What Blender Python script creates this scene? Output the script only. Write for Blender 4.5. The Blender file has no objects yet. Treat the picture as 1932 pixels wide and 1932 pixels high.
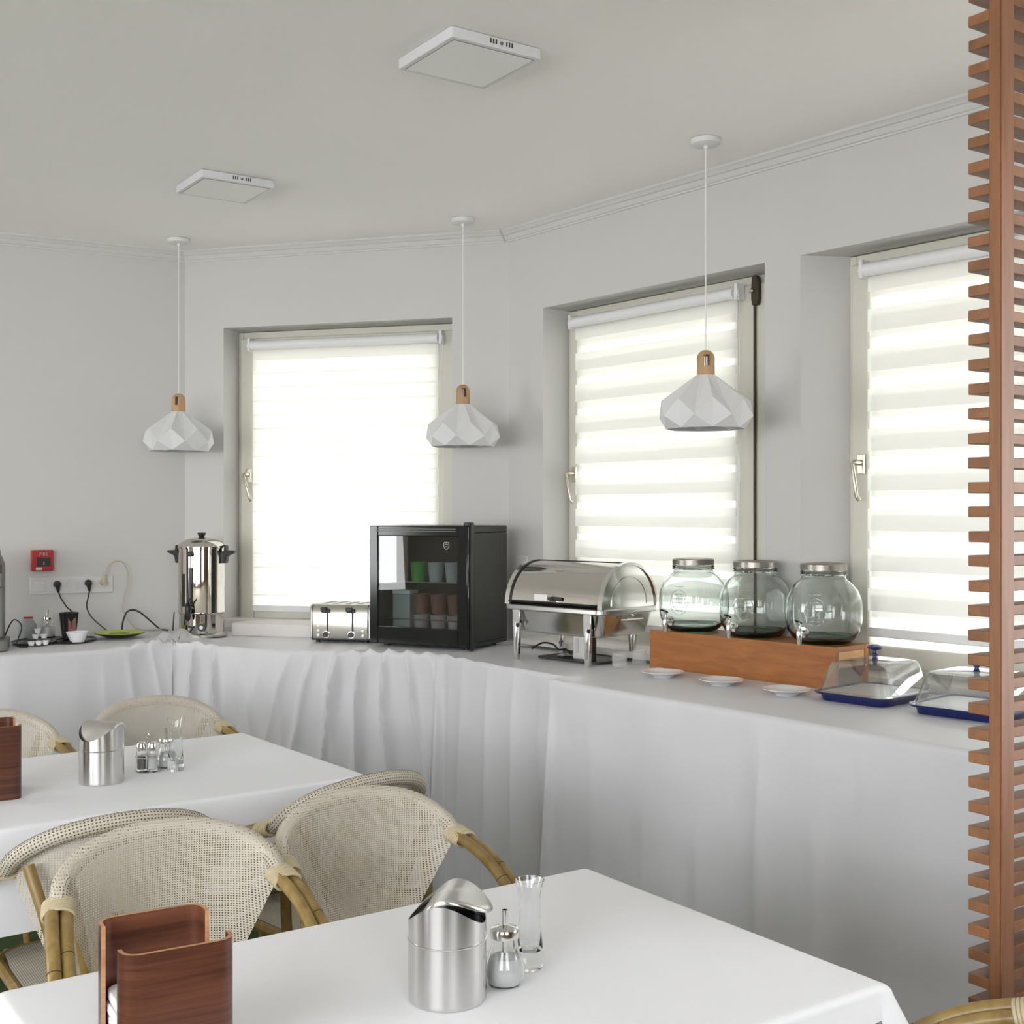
import bpy, bmesh, random
from math import sin, cos, pi, radians, sqrt, atan2, exp, hypot
from mathutils import Vector, Matrix, noise

random.seed(7)
SC = bpy.context.scene
COL = SC.collection

# ------------------------------------------------------------------ camera
CAMZ = 1.53
cam = bpy.data.cameras.new('camera')
cam.sensor_fit = 'HORIZONTAL'; cam.sensor_width = 36.0
cam.lens = 36.0 * 2300.0 / 1932.0
cam.clip_start = 0.05; cam.clip_end = 200
camo = bpy.data.objects.new('camera', cam)
camo.location = (0, 0, CAMZ); camo.rotation_euler = (pi / 2, 0, 0)
COL.objects.link(camo); SC.camera = camo

# ------------------------------------------------------------------ world, exposure
SC.view_settings.view_transform = 'Standard'
SC.view_settings.look = 'None'
SC.view_settings.gamma = 1.0
SC.view_settings.use_curve_mapping = False
SC.view_settings.exposure = -0.14
world = bpy.data.worlds.new('overcast_sky'); SC.world = world
world.use_nodes = True
bg = world.node_tree.nodes['Background']
bg.inputs[0].default_value = (0.95, 0.98, 1.0, 1); bg.inputs[1].default_value = 7.2

FZ = -0.05        # floor
BZ0 = .93         # buffet top
ZC = 2.85         # ceiling

def area(name, loc, target, sx, sy, power, color=(1, 1, 1)):
    l = bpy.data.lights.new(name, 'AREA'); l.shape = 'RECTANGLE'; l.size = sx; l.size_y = sy
    l.energy = power; l.color = color
    o = bpy.data.objects.new(name, l); o.location = loc
    d = Vector(target) - Vector(loc)
    o.rotation_euler = d.to_track_quat('-Z', 'Y').to_euler()
    COL.objects.link(o); return o

# daylight from the rear-left and left windows; the rest are added fill lights
area('daylight_rear_left', (-2.2, -1.78, 2.1), (-1.0, 2.0, .4), 2.6, 1.3, 38, (0.88, 0.935, 1.0))
area('fill_rear_right', (1.2, -1.75, 1.9), (.8, 3.5, .3), 1.4, 1.3, 12, (0.95, 0.975, 1.0))  # added fill for the buffet cloth fronts
area('fill_upward', (-2.2, -1.72, 1.35), (-1.4, 1.2, 3.4), 2.6, .35, 30, (1.0, 0.985, 0.95))  # added upward light in place of ground bounce, brightens the ceiling
area('fill_low_left', (-4.65, -1.78, .95), (.9, 3.4, .2), 1.4, 1.8, 26, (0.97, 0.985, 1.0))  # added low fill for the lower parts of the buffet cloths
area('daylight_left_window', (-5.95, 2.85, 1.4), (0.0, 4.4, 2.4), 1.4, 1.2, 22, (1.0, 0.99, 0.98))
area('fill_right_up', (3.15, 2.45, 1.35), (0.2, 3.4, 3.4), 1.5, 1.3, 20, (1.0, 0.99, 0.98))  # added fill aimed up to lift the ceiling

# ------------------------------------------------------------------ materials
def lin(c):
    return tuple(((x / 255) / 12.92 if x / 255 <= 0.04045 else (((x / 255) + 0.055) / 1.055) ** 2.4) for x in c)

def mat(name, col, rough=0.5, metal=0.0, bump=0.0, bscale=200.0, var=0.0, vscale=8.0, spec=0.5, stretch=None, coat=0.0, sheen=0.0):
    m = bpy.data.materials.new(name); m.use_nodes = True
    nt = m.node_tree; n = nt.nodes; b = n['Principled BSDF']
    b.inputs['Base Color'].default_value = (*col, 1); b.inputs['Roughness'].default_value = rough
    b.inputs['Metallic'].default_value = metal; b.inputs['Specular IOR Level'].default_value = spec
    b.inputs['Coat Weight'].default_value = coat; b.inputs['Sheen Weight'].default_value = sheen
    tc = n.new('ShaderNodeTexCoord')
    mp = n.new('ShaderNodeMapping'); nt.links.new(tc.outputs['Object'], mp.inputs[0])
    if stretch: mp.inputs['Scale'].default_value = stretch
    nz = n.new('ShaderNodeTexNoise'); nz.inputs['Scale'].default_value = vscale; nz.inputs['Detail'].default_value = 6
    nt.links.new(mp.outputs[0], nz.inputs['Vector'])
    if var > 0:
        mx = n.new('ShaderNodeMix'); mx.data_type = 'RGBA'
        mx.inputs['A'].default_value = (*[c * (1 - var) for c in col], 1)
        mx.inputs['B'].default_value = (*[min(1, c * (1 + var)) for c in col], 1)
        nt.links.new(nz.outputs['Fac'], mx.inputs['Factor']); nt.links.new(mx.outputs['Result'], b.inputs['Base Color'])
    if bump > 0:
        n2 = n.new('ShaderNodeTexNoise'); n2.inputs['Scale'].default_value = bscale; n2.inputs['Detail'].default_value = 4
        nt.links.new(mp.outputs[0], n2.inputs['Vector'])
        bp = n.new('ShaderNodeBump'); bp.inputs['Strength'].default_value = bump; bp.inputs['Distance'].default_value = 0.002
        nt.links.new(n2.outputs['Fac'], bp.inputs['Height']); nt.links.new(bp.outputs[0], b.inputs['Normal'])
    return m

def wood(name, dark, light, scale=(1, 30, 30), rough=0.45, knots=0.0, bands=3.0):
    m = bpy.data.materials.new(name); m.use_nodes = True
    nt = m.node_tree; n = nt.nodes; b = n['Principled BSDF']; b.inputs['Roughness'].default_value = rough
    tc = n.new('ShaderNodeTexCoord'); mp = n.new('ShaderNodeMapping'); mp.inputs['Scale'].default_value = scale
    oi = n.new('ShaderNodeObjectInfo'); ad = n.new('ShaderNodeVectorMath'); ad.operation = 'ADD'
    sc = n.new('ShaderNodeVectorMath'); sc.operation = 'SCALE'; sc.inputs['Scale'].default_value = 13.0
    cx = n.new('ShaderNodeCombineXYZ')
    for i in range(3): nt.links.new(oi.outputs['Random'], cx.inputs[i])
    nt.links.new(cx.outputs[0], sc.inputs[0])
    nt.links.new(tc.outputs['Object'], mp.inputs[0]); nt.links.new(mp.outputs[0], ad.inputs[0]); nt.links.new(sc.outputs[0], ad.inputs[1])
    nz = n.new('ShaderNodeTexNoise'); nz.inputs['Scale'].default_value = bands; nz.inputs['Detail'].default_value = 8; nz.inputs['Roughness'].default_value = 0.62
    nz.inputs['Distortion'].default_value = 0.6
    nt.links.new(ad.outputs[0], nz.inputs['Vector'])
    cr = n.new('ShaderNodeValToRGB'); cr.color_ramp.elements[0].position = 0.32; cr.color_ramp.elements[1].position = 0.68
    cr.color_ramp.elements[0].color = (*dark, 1); cr.color_ramp.elements[1].color = (*light, 1)
    nt.links.new(nz.outputs['Fac'], cr.inputs[0])
    hs = n.new('ShaderNodeHueSaturation')
    mr = n.new('ShaderNodeMapRange'); mr.inputs['To Min'].default_value = 0.85; mr.inputs['To Max'].default_value = 1.15
    nt.links.new(oi.outputs['Random'], mr.inputs['Value']); nt.links.new(mr.outputs[0], hs.inputs['Value'])
    nt.links.new(cr.outputs[0], hs.inputs['Color']); nt.links.new(hs.outputs[0], b.inputs['Base Color'])
    bp = n.new('ShaderNodeBump'); bp.inputs['Strength'].default_value = 0.15; bp.inputs['Distance'].default_value = 0.001
    nt.links.new(nz.outputs['Fac'], bp.inputs['Height']); nt.links.new(bp.outputs[0], b.inputs['Normal'])
    return m

def thin_glass(name, tint=(1, 1, 1), gloss=0.06, rough=0.0, edge=0.6):
    m = bpy.data.materials.new(name); m.use_nodes = True
    nt = m.node_tree; n = nt.nodes; n.remove(n['Principled BSDF'])
    out = n['Material Output']; tr = n.new('ShaderNodeBsdfTransparent'); tr.inputs[0].default_value = (*tint, 1)
    gl = n.new('ShaderNodeBsdfGlossy'); gl.inputs['Roughness'].default_value = rough
    lw = n.new('ShaderNodeLayerWeight'); lw.inputs['Blend'].default_value = 0.25
    mr = n.new('ShaderNodeMapRange'); mr.inputs['To Min'].default_value = gloss; mr.inputs['To Max'].default_value = edge
    nt.links.new(lw.outputs['Fresnel'], mr.inputs['Value'])
    mx = n.new('ShaderNodeMixShader'); nt.links.new(mr.outputs[0], mx.inputs[0])
    nt.links.new(tr.outputs[0], mx.inputs[1]); nt.links.new(gl.outputs[0], mx.inputs[2]); nt.links.new(mx.outputs[0], out.inputs[0])
    return m

def solid_glass(name, tint, rough=0.0, ior=1.45):
    m = bpy.data.materials.new(name); m.use_nodes = True
    b = m.node_tree.nodes['Principled BSDF']
    b.inputs['Base Color'].default_value = (*tint, 1); b.inputs['Roughness'].default_value = rough
    b.inputs['Transmission Weight'].default_value = 1.0; b.inputs['IOR'].default_value = ior
    return m

def fabric_light(name, col, trans, clear=0.0):
    m = bpy.data.materials.new(name); m.use_nodes = True
    nt = m.node_tree; n = nt.nodes; n.remove(n['Principled BSDF']); out = n['Material Output']
    d = n.new('ShaderNodeBsdfDiffuse'); d.inputs[0].default_value = (*col, 1)
    t = n.new('ShaderNodeBsdfTranslucent'); t.inputs[0].default_value = (*col, 1)
    mx = n.new('ShaderNodeMixShader'); mx.inputs[0].default_value = trans
    nt.links.new(d.outputs[0], mx.inputs[1]); nt.links.new(t.outputs[0], mx.inputs[2])
    tp = n.new('ShaderNodeBsdfTransparent'); m2 = n.new('ShaderNodeMixShader'); m2.inputs[0].default_value = clear
    nt.links.new(mx.outputs[0], m2.inputs[1]); nt.links.new(tp.outputs[0], m2.inputs[2]); nt.links.new(m2.outputs[0], out.inputs[0])
    return m

def mesh_weave(name, col, pitch=0.0052, hole=0.30):
    m = bpy.data.materials.new(name); m.use_nodes = True
    nt = m.node_tree; n = nt.nodes; b = n['Principled BSDF']; out = n['Material Output']
    b.inputs['Base Color'].default_value = (*col, 1); b.inputs['Roughness'].default_value = 0.6
    uv = n.new('ShaderNodeUVMap'); sp = n.new('ShaderNodeSeparateXYZ'); nt.links.new(uv.outputs[0], sp.inputs[0])
    def M(op, a, bb=None):
        q = n.new('ShaderNodeMath'); q.operation = op
        if isinstance(a, (int, float)): q.inputs[0].default_value = a
        else: nt.links.new(a, q.inputs[0])
        if bb is not None:
            if isinstance(bb, (int, float)): q.inputs[1].default_value = bb
            else: nt.links.new(bb, q.inputs[1])
        return q.outputs[0]
    fs = []
    for ax in (0, 1):
        f = M('FRACT', M('MULTIPLY', sp.outputs[ax], 1 / pitch))
        fs.append(M('LESS_THAN', M('ABSOLUTE', M('SUBTRACT', f, 0.5)), hole))
    h = M('MULTIPLY', fs[0], fs[1])
    # slightly darker / lighter woven yarns
    nz = n.new('ShaderNodeTexNoise'); nz.inputs['Scale'].default_value = 14; nt.links.new(uv.outputs[0], nz.inputs['Vector'])
    mx0 = n.new('ShaderNodeMix'); mx0.data_type = 'RGBA'
    mx0.inputs['A'].default_value = (*[c * 0.88 for c in col], 1); mx0.inputs['B'].default_value = (*[min(1, c * 1.1) for c in col], 1)
    nt.links.new(nz.outputs['Fac'], mx0.inputs['Factor']); nt.links.new(mx0.outputs['Result'], b.inputs['Base Color'])
    tp = n.new('ShaderNodeBsdfTransparent'); mx = n.new('ShaderNodeMixShader')
    nt.links.new(h, mx.inputs[0]); nt.links.new(b.outputs[0], mx.inputs[1]); nt.links.new(tp.outputs[0], mx.inputs[2])
    nt.links.new(mx.outputs[0], out.inputs[0])
    return m

M_ = {
 'wall': mat('painted_plaster_wall', (0.62, 0.607, 0.59), 0.85, bump=0.12, bscale=60, var=0.02, vscale=1.5),
 'rear': mat('brown_panelled_wall', (0.30, 0.24, 0.19), 0.6, var=0.1, vscale=3),
 'ceil': mat('painted_ceiling', (0.95, 0.935, 0.915), 0.9, bump=0.08, bscale=50, var=0.02, vscale=1.0),
 'crown': mat('white_moulding', (0.65, 0.64, 0.625), 0.7),
 'floor': mat('green_carpet', (0.035, 0.06, 0.012), 0.95, bump=0.8, bscale=400, var=0.35, vscale=25),
 'frame': mat('cream_window_frame', (0.66, 0.64, 0.56), 0.45),
 'sill': mat('pale_window_sill', (0.72, 0.68, 0.65), 0.5, var=0.03, vscale=20),
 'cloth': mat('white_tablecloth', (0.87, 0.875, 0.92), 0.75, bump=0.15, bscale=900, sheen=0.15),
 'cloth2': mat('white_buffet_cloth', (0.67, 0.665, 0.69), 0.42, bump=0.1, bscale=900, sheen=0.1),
 'chrome': mat('polished_steel', (0.72, 0.71, 0.69), 0.12, 1.0),
 'steel': mat('brushed_steel', (0.66, 0.65, 0.64), 0.2, 1.0),
 'bright': mat('bright_chrome', (0.9, 0.9, 0.88), 0.22, 1.0),
 'toast': mat('satin_chrome_front', (0.60, 0.585, 0.54), 0.2, 1.0),
 'socketw': mat('white_socket_plastic', (0.67, 0.66, 0.655), 0.4),
 'steel2': mat('satin_steel', (0.55, 0.54, 0.52), 0.3, 1.0),
 'mirror': mat('mirror_steel', (0.63, 0.60, 0.56), 0.05, 1.0),
 'nickel': mat('champagne_metal', (0.62, 0.58, 0.48), 0.3, 1.0),
 'black': mat('black_plastic', (0.012, 0.012, 0.012), 0.35),
 'blackg': mat('gloss_black', (0.008, 0.010, 0.010), 0.12, spec=0.5),
 'dkgrey': mat('dark_grey_paint', (0.02, 0.02, 0.018), 0.5, bump=0.05),
 'rust': mat('brown_tarnished_metal', (0.06, 0.045, 0.03), 0.5, 0.5),
 'whitep': mat('white_plastic', (0.82, 0.82, 0.83), 0.35),
 'lampw': mat('white_lacquered_shade', (0.73, 0.73, 0.735), 0.45),
 'lightframe': mat('ceiling_light_frame', (0.70, 0.70, 0.73), 0.4),
 'ceram': mat('white_porcelain', (0.84, 0.84, 0.85), 0.15, coat=0.3),
 'red': mat('red_plastic', (0.42, 0.008, 0.012), 0.35),
 'green': mat('green_plastic', (0.07, 0.32, 0.05), 0.4),
 'lime': mat('lime_green_glaze', (0.45, 0.55, 0.04), 0.3),
 'beige': mat('beige_cable', (0.50, 0.42, 0.30), 0.5),
 'liner': mat('grey_inner_plate', (0.50, 0.48, 0.46), 0.3),
 'blue': mat('navy_blue_plastic', (0.011, 0.016, 0.105), 0.3, coat=0.3),
 'grey': mat('grey_plastic', (0.16, 0.16, 0.155), 0.4),
 'greym': mat('grey_cup', (0.30, 0.32, 0.32), 0.4),
 'greyl': mat('light_grey_cup', (0.45, 0.45, 0.46), 0.4),
 'brown': mat('brown_cup', (0.26, 0.11, 0.08), 0.4),
 'pink': mat('pale_pink_cup', (0.55, 0.42, 0.42), 0.4),
 'zinc': mat('aged_zinc_lid', (0.34, 0.31, 0.28), 0.35, 1.0, bump=0.2, bscale=80),
 'sugar': mat('white_sugar', (0.88, 0.88, 0.88), 0.9, bump=0.8, bscale=900),
 'dktray': mat('dark_tray', (0.03, 0.032, 0.035), 0.2),
 'bamboo': wood('bamboo_cane', (0.22, 0.135, 0.035), (0.36, 0.25, 0.09), (8, 8, 1), 0.35, bands=4),
 'node': mat('cane_joint', (0.05, 0.03, 0.015), 0.6),
 'wrap': mat('cream_rattan_binding', (0.62, 0.53, 0.35), 0.5, bump=0.3, bscale=300),
 'weave': mesh_weave('beige_mesh_weave', (0.62, 0.565, 0.475), 0.0056, 0.225),
 'weaved': mesh_weave('beige_mesh_weave_dense', (0.60, 0.53, 0.43), 0.0056, 0.0),
 'core': mat('shaded_cane_core', (0.24, 0.19, 0.13), 0.7),  # dark colour paints the shade behind the weave holes
 'screen': wood('red_stained_wood', (0.185, 0.076, 0.031), (0.30, 0.132, 0.055), (3, 3, 3), 0.5, bands=5),
 'screenv': wood('red_stained_post', (0.19, 0.078, 0.033), (0.29, 0.122, 0.054), (14, 14, 1.2), 0.5, bands=3),
 'walnut': wood('walnut_plywood', (0.05, 0.014, 0.007), (0.15, 0.052, 0.027), (1.2, 1.2, 34), 0.32, bands=2.2),
 'ply': wood('plywood_edge', (0.40, 0.19, 0.09), (0.55, 0.29, 0.15), (5, 5, 60), 0.5, bands=2),
 'boxw': wood('cherry_board', (0.31, 0.10, 0.018), (0.44, 0.158, 0.032), (3, 3, 20), 0.45, bands=2),
 'boxl': wood('light_inner_board', (0.55, 0.29, 0.11), (0.70, 0.42, 0.20), (3, 3, 20), 0.5, bands=2),
 'beech': wood('beech_cap', (0.44, 0.26, 0.12), (0.58, 0.37, 0.19), (12, 12, 2), 0.5, bands=3),
 'pane': thin_glass('window_glass', (0.97, 0.98, 0.98), 0.04),
 'clear': thin_glass('clear_plastic', (0.985, 0.99, 0.99), 0.05, 0.02, 0.45),
 'fridgeglass': thin_glass('fridge_door_glass', (0.75, 0.80, 0.80), 0.07, 0.0, 0.6),
 'jar': solid_glass('pale_green_glass', (0.945, 0.99, 0.972)),
 'jarb': mat('thick_green_glass_base', (0.03, 0.12, 0.09), 0.05),
 'glass': solid_glass('clear_glass', (0.98, 0.99, 0.99)),
 'frost': fabric_light('cloudy_clear_plastic', (0.94, 0.94, 0.94), 0.5, 0.78),
 'blindA': fabric_light('blind_cloth_band', (0.92, 0.91, 0.885), 0.40),
 'blindB': fabric_light('blind_sheer_band', (0.93, 0.925, 0.91), 0.72, 0.24),
 'diff': mat('lamp_diffuser', (0.90, 0.90, 0.885), 0.5),
 'led': mat('switch_lamp', (0.9, 0.9, 0.9), 0.3),
 'tan': mat('outdoor_ground', (0.42, 0.36, 0.24), 0.9, var=0.2, vscale=2),
}

def brush(m, an=0.8, rough=0.27):
    nt = m.node_tree; b = nt.nodes['Principled BSDF']; t = nt.nodes.new('ShaderNodeTangent'); t.direction_type = 'RADIAL'; t.axis = 'Z'
    b.inputs['Anisotropic'].default_value = an; b.inputs['Anisotropic Rotation'].default_value = 0.25; b.inputs['Roughness'].default_value = rough; nt.links.new(t.outputs[0], b.inputs['Tangent'])
brush(M_['steel'])

# ------------------------------------------------------------------ mesh builder
class MB:
    def __init__(s): s.v = []; s.f = []; s.mi = []; s.uv = {}; s.cur = 0
    def add(s, vs, fs):
        b = len(s.v); s.v += [tuple(p) for p in vs]
        for f in fs: s.f.append(tuple(i + b for i in f)); s.mi.append(s.cur)
        return b
    def box(s, c, d, rz=0.0, rot=None):
        R = rot if rot is not None else Matrix.Rotation(rz, 3, 'Z')
        vs = []
        for z in (-.5, .5):
            for y in (-.5, .5):
                for x in (-.5, .5): vs.append(Vector(c) + R @ Vector((x * d[0], y * d[1], z * d[2])))
        s.add(vs, [(0, 2, 3, 1), (4, 5, 7, 6), (0, 1, 5, 4), (2, 6, 7, 3), (0, 4, 6, 2), (1, 3, 7, 5)])
        return s
    def bb(s, x0, x1, y0, y1, z0, z1):
        return s.box(((x0 + x1) / 2, (y0 + y1) / 2, (z0 + z1) / 2), (x1 - x0, y1 - y0, z1 - z0))
    def prism(s, poly, z0, z1):
        n = len(poly); vs = [(x, y, z0) for x, y in poly] + [(x, y, z1) for x, y in poly]
        s.add(vs, [tuple(range(n))[::-1], tuple(range(n, 2 * n))] + [(i, (i + 1) % n, n + (i + 1) % n, n + i) for i in range(n)])
        return s
    def prism_ax(s, poly, a0, a1, ax='y'):
        # poly in the plane perpendicular to ax; ax 'y': (x,z); ax 'x': (y,z)
        n = len(poly)
        g = (lambda p, a: (p[0], a, p[1])) if ax == 'y' else (lambda p, a: (a, p[0], p[1]))
        vs = [g(p, a0) for p in poly] + [g(p, a1) for p in poly]
        s.add(vs, [tuple(range(n)), tuple(range(n, 2 * n))[::-1]] + [(i, n + i, n + (i + 1) % n, (i + 1) % n) for i in range(n)])
        return s
    def lathe(s, prof, c=(0, 0, 0), n=32, sx=1, sy=1, closed=False):
        vs = []; fs = []; m = len(prof)
        for r, z in prof:
            for k in range(n):
                a = 2 * pi * k / n; vs.append((c[0] + r * sx * cos(a), c[1] + r * sy * sin(a), c[2] + z))
        for i in range(m - 1 if not closed else m):
            j = (i + 1) % m
            for k in range(n):
                l = (k + 1) % n; fs.append((i * n + k, i * n + l, j * n + l, j * n + k))
        if not closed:
            if prof[0][0] > 1e-6: fs.append(tuple(range(n))[::-1])
            if prof[-1][0] > 1e-6: fs.append(tuple(range((m - 1) * n, m * n)))
        s.add(vs, fs); return s
    def cyl(s, p0, p1, r, n=16, r2=None):
        return s.tube([p0, p1], [r, r if r2 is None else r2], n)
    def tube(s, path, r, n=10, closed=False, caps=True, up=None):
        P = [Vector(p) for p in path]; m = len(P)
        R = r if isinstance(r, (list, tuple)) else [r] * m
        vs = []; fs = []; prev = None
        for i, p in enumerate(P):
            if closed: d = P[(i + 1) % m] - P[i - 1]
            else: d = P[min(i + 1, m - 1)] - P[max(i - 1, 0)]
            if d.length < 1e-9: d = Vector((0, 0, 1))
            d.normalize()
            if prev is None:
                a = Vector((0, 0, 1)) if abs(d.z) < 0.9 else Vector((1, 0, 0))
                x = d.cross(a).normalized()
            else:
                x = prev - d * prev.dot(d); x.normalize()
            prev = x; y = d.cross(x)
            for k in range(n):
                a = 2 * pi * k / n; vs.append(p + (x * cos(a) + y * sin(a)) * R[i])
        for i in range(m if closed else m - 1):
            j = (i + 1) % m
            for k in range(n):
                l = (k + 1) % n; fs.append((i * n + k, i * n + l, j * n + l, j * n + k))
        if caps and not closed: fs.append(tuple(range(n))[::-1]); fs.append(tuple(range((m - 1) * n, m * n)))
        s.add(vs, fs); return s
    def grid(s, pts, uvs=None):
        h = len(pts); w = len(pts[0]); b = len(s.v)
        s.v += [tuple(p) for row in pts for p in row]
        if uvs:
            for i in range(h):
                for j in range(w): s.uv[b + i * w + j] = uvs[i][j]
        for i in range(h - 1):
            for j in range(w - 1):
                s.f.append((b + i * w + j, b + i * w + j + 1, b + (i + 1) * w + j + 1, b + (i + 1) * w + j)); s.mi.append(s.cur)
        return s
    def build(s, name, m, parent=None, bevel=0.0, solid=0.0, smooth=True, flip=True, seg=2, angle=40, matrix=None):
        me = bpy.data.meshes.new(name); me.from_pydata(s.v, [], s.f)
        ms = m if isinstance(m, (list, tuple)) else [m]
        for x in ms: me.materials.append(M_[x] if isinstance(x, str) else x)
        for p, i in zip(me.polygons, s.mi): p.material_index = i
        if s.uv:
            ul = me.uv_layers.new(name='UVMap')
            for lp in me.loops: ul.data[lp.index].uv = s.uv.get(lp.vertex_index, (0, 0))
        if flip:
            bm = bmesh.new(); bm.from_mesh(me); bmesh.ops.recalc_face_normals(bm, faces=bm.faces); bm.to_mesh(me); bm.free()
        if smooth: me.shade_smooth(); me.set_sharp_from_angle(angle=radians(angle))
        o = bpy.data.objects.new(name, me); COL.objects.link(o)
        if parent is not None: o.parent = parent
        if matrix is not None: o.matrix_local = matrix
        if solid: q = o.modifiers.new('thickness', 'SOLIDIFY'); q.thickness = solid; q.offset = 0
        if bevel:
            q = o.modifiers.new('edge', 'BEVEL'); q.width = bevel; q.segments = seg; q.limit_method = 'ANGLE'; q.angle_limit = radians(40)
        return o

def thing(name, label, cat, loc=(0, 0, 0), rz=0.0, group=None):
    o = bpy.data.objects.new(name, None); o.empty_display_size = 0.1; COL.objects.link(o)
    o.location = loc; o.rotation_euler = (0, 0, rz); return tag(o, label, cat, group)
def tag(o, label, cat, group=None):
    o['label'] = label; o['category'] = cat
    if group: o['group'] = group
    return o
def struct(o): o['kind'] = 'structure'; return o
def kids(o): return [c for c in o.children]
def dup(o, loc=None, rz=None, label=None, parent=None):
    c = o.copy(); COL.objects.link(c)
    if parent is not None: c.parent = parent
    if loc is not None: c.location = loc
    if rz is not None: c.rotation_euler = (0, 0, rz)
    if label: c['label'] = label
    for ch in list(o.children): dup(ch, parent=c)
    return c
def text_mesh(body, size, depth, name, m, parent, matrix, font_scale=1.0):
    cu = bpy.data.curves.new(name, 'FONT'); cu.body = body; cu.size = size; cu.extrude = depth; cu.align_x = 'CENTER'; cu.align_y = 'CENTER'
    tmp = bpy.data.objects.new(name + '_tmp', cu); COL.objects.link(tmp)
    dg = bpy.context.evaluated_depsgraph_get(); dg.update()
    me = bpy.data.meshes.new_from_object(tmp.evaluated_get(dg)); bpy.data.objects.remove(tmp)
    me.materials.clear(); me.materials.append(M_[m])
    o = bpy.data.objects.new(name, me); COL.objects.link(o); o.parent = parent; o.matrix_local = matrix
    return o
def spline(pts, n=8, closed=False):
    P = [Vector(p) for p in pts]; out = []; m = len(P)
    for i in range(m if closed else m - 1):
        if closed: p0, p1, p2, p3 = P[i - 1], P[i], P[(i + 1) % m], P[(i + 2) % m]
        else: p0, p1, p2, p3 = P[max(i - 1, 0)], P[i], P[i + 1], P[min(i + 2, m - 1)]
        for k in range(n):
            t = k / n
            out.append(0.5 * ((2 * p1) + (p2 - p0) * t + (2 * p0 - 5 * p1 + 4 * p2 - p3) * t * t + (3 * p1 - p0 - 3 * p2 + p3) * t ** 3))
    if not closed: out.append(P[-1])
    return out
def rrect(w, d, r, n=6):
    pts = []
    for cx, cy, a0 in ((w / 2 - r, d / 2 - r, 0), (-w / 2 + r, d / 2 - r, 90), (-w / 2 + r, -d / 2 + r, 180), (w / 2 - r, -d / 2 + r, 270)):
        for k in range(n + 1):
            a = radians(a0 + 90 * k / n); pts.append((cx + r * cos(a), cy + r * sin(a)))
    return pts

# ------------------------------------------------------------------ walls (u along, n outwards)
WALL = {'A': (28.0, 6.24), 'B': (-15.8, 5.50), 'C': (-51.5, 3.55)}
def wv(w):
    a, d = WALL[w]; a = radians(a); return Vector((cos(a), sin(a), 0)), Vector((-sin(a), cos(a), 0)), d
def wp(w, u, n=0.0, z=0.0):
    t, nn, d = wv(w); p = t * u + nn * (d + n); return (p.x, p.y, z)
def wrot(w): return radians(WALL[w][0])
def wmat(w): return Matrix.Translation(wp(w, 0, 0, 0)) @ Matrix.Rotation(wrot(w), 4, 'Z')

WT = 0.30
SILLZ = 0.97; HEADZ = 2.455
def wall_obj(name, w, mb):
    o = mb.build(name, 'wall', smooth=False); o.matrix_world = wmat(w); return struct(o)
# wall A (no window)
mb = MB(); mb.bb(-4.2, 1.439 + .25, 0, WT, FZ, ZC + .1); wallA = wall_obj('wall_left', 'A', mb)
# wall B with window 1
B0, B1 = -3.281, -1.590
W1a, W1b = -3.062, -1.852
mb = MB()
mb.bb(B0 - .2, W1a, 0, WT, FZ, ZC + .1); mb.bb(W1b, B1 + .2, 0, WT, FZ, ZC + .1)
mb.bb(W1a, W1b, 0, WT, FZ, 0.95); mb.bb(W1a, W1b, 0, WT, 2.455, ZC + .1)
wallB = wall_obj('wall_back', 'B', mb)
# wall C with windows 2 and 3
C0, C1 = -4.515, 2.6
W2a, W2b = -4.235, -2.956
W3a, W3a2, W3b = -2.793, -2.693, -1.35
mb = MB()
mb.bb(C0 - .2, W2a, 0, WT, FZ, ZC + .1)
mb.bb(W2a, W2b, 0, WT, FZ, 0.94); mb.bb(W2a, W2b, 0, WT, 2.455, ZC + .1)
mb.prism([(W2b, 0), (W3a, 0), (W3a2, .16), (W3a2, WT), (W2b, WT)], FZ, 2.455)
mb.bb(W2b, W3b, 0, WT, 2.455, ZC + .1); mb.bb(W3a, W3b, 0, WT, FZ, 0.94)
mb.bb(W3b, -.75, 0, WT, FZ, ZC + .1); mb.bb(-.75, .85, 0, WT, FZ, .9); mb.bb(-.75, .85, 0, WT, 2.455, ZC + .1); mb.bb(.85, C1, 0, WT, FZ, ZC + .1)  # unseen opening beyond window 3 added to let fill light in
wallC = wall_obj('wall_right', 'C', mb)
# the part of the room behind the camera
pA = Vector(wp('A', -4.2)); pC = Vector(wp('C', C1))
XL, XR, YB = -5.75, pC.x, -1.5
def opening_wall(name, axis, pos, a0, a1, holes, out, m='wall', hz=0.5):
    mb = MB(); xs = a0
    def put(u0, u1, z0, z1):
        if axis == 'y': mb.bb(u0, u1, min(pos, pos + out), max(pos, pos + out), z0, z1)
        else: mb.bb(min(pos, pos + out), max(pos, pos + out), u0, u1, z0, z1)
    for h0, h1 in holes:
        put(xs, h0, FZ, ZC + .1); put(h0, h1, FZ, FZ + .03 if h0 < -5 else hz); put(h0, h1, 2.65, ZC + .1); xs = h1
    put(xs, a1, FZ, ZC + .1)
    return struct(mb.build(name, m, smooth=False))
opening_wall('wall_rear', 'y', YB, XL - .3, XR + .3, [(-5.4, -3.9), (-3.6, -.8), (.5, 1.9)], -0.2, 'rear', 1.15)  # outer two openings are added to let fill light in
opening_wall('wall_side', 'x', XL, YB, pA.y + .5, [(2.13, 3.55)], -0.2, 'rear', .86)
mb = MB(); mb.bb(XR, XR + .2, YB, pC.y + .3, FZ, ZC + .1); struct(mb.build('wall_far_right', 'rear', smooth=False))
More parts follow.
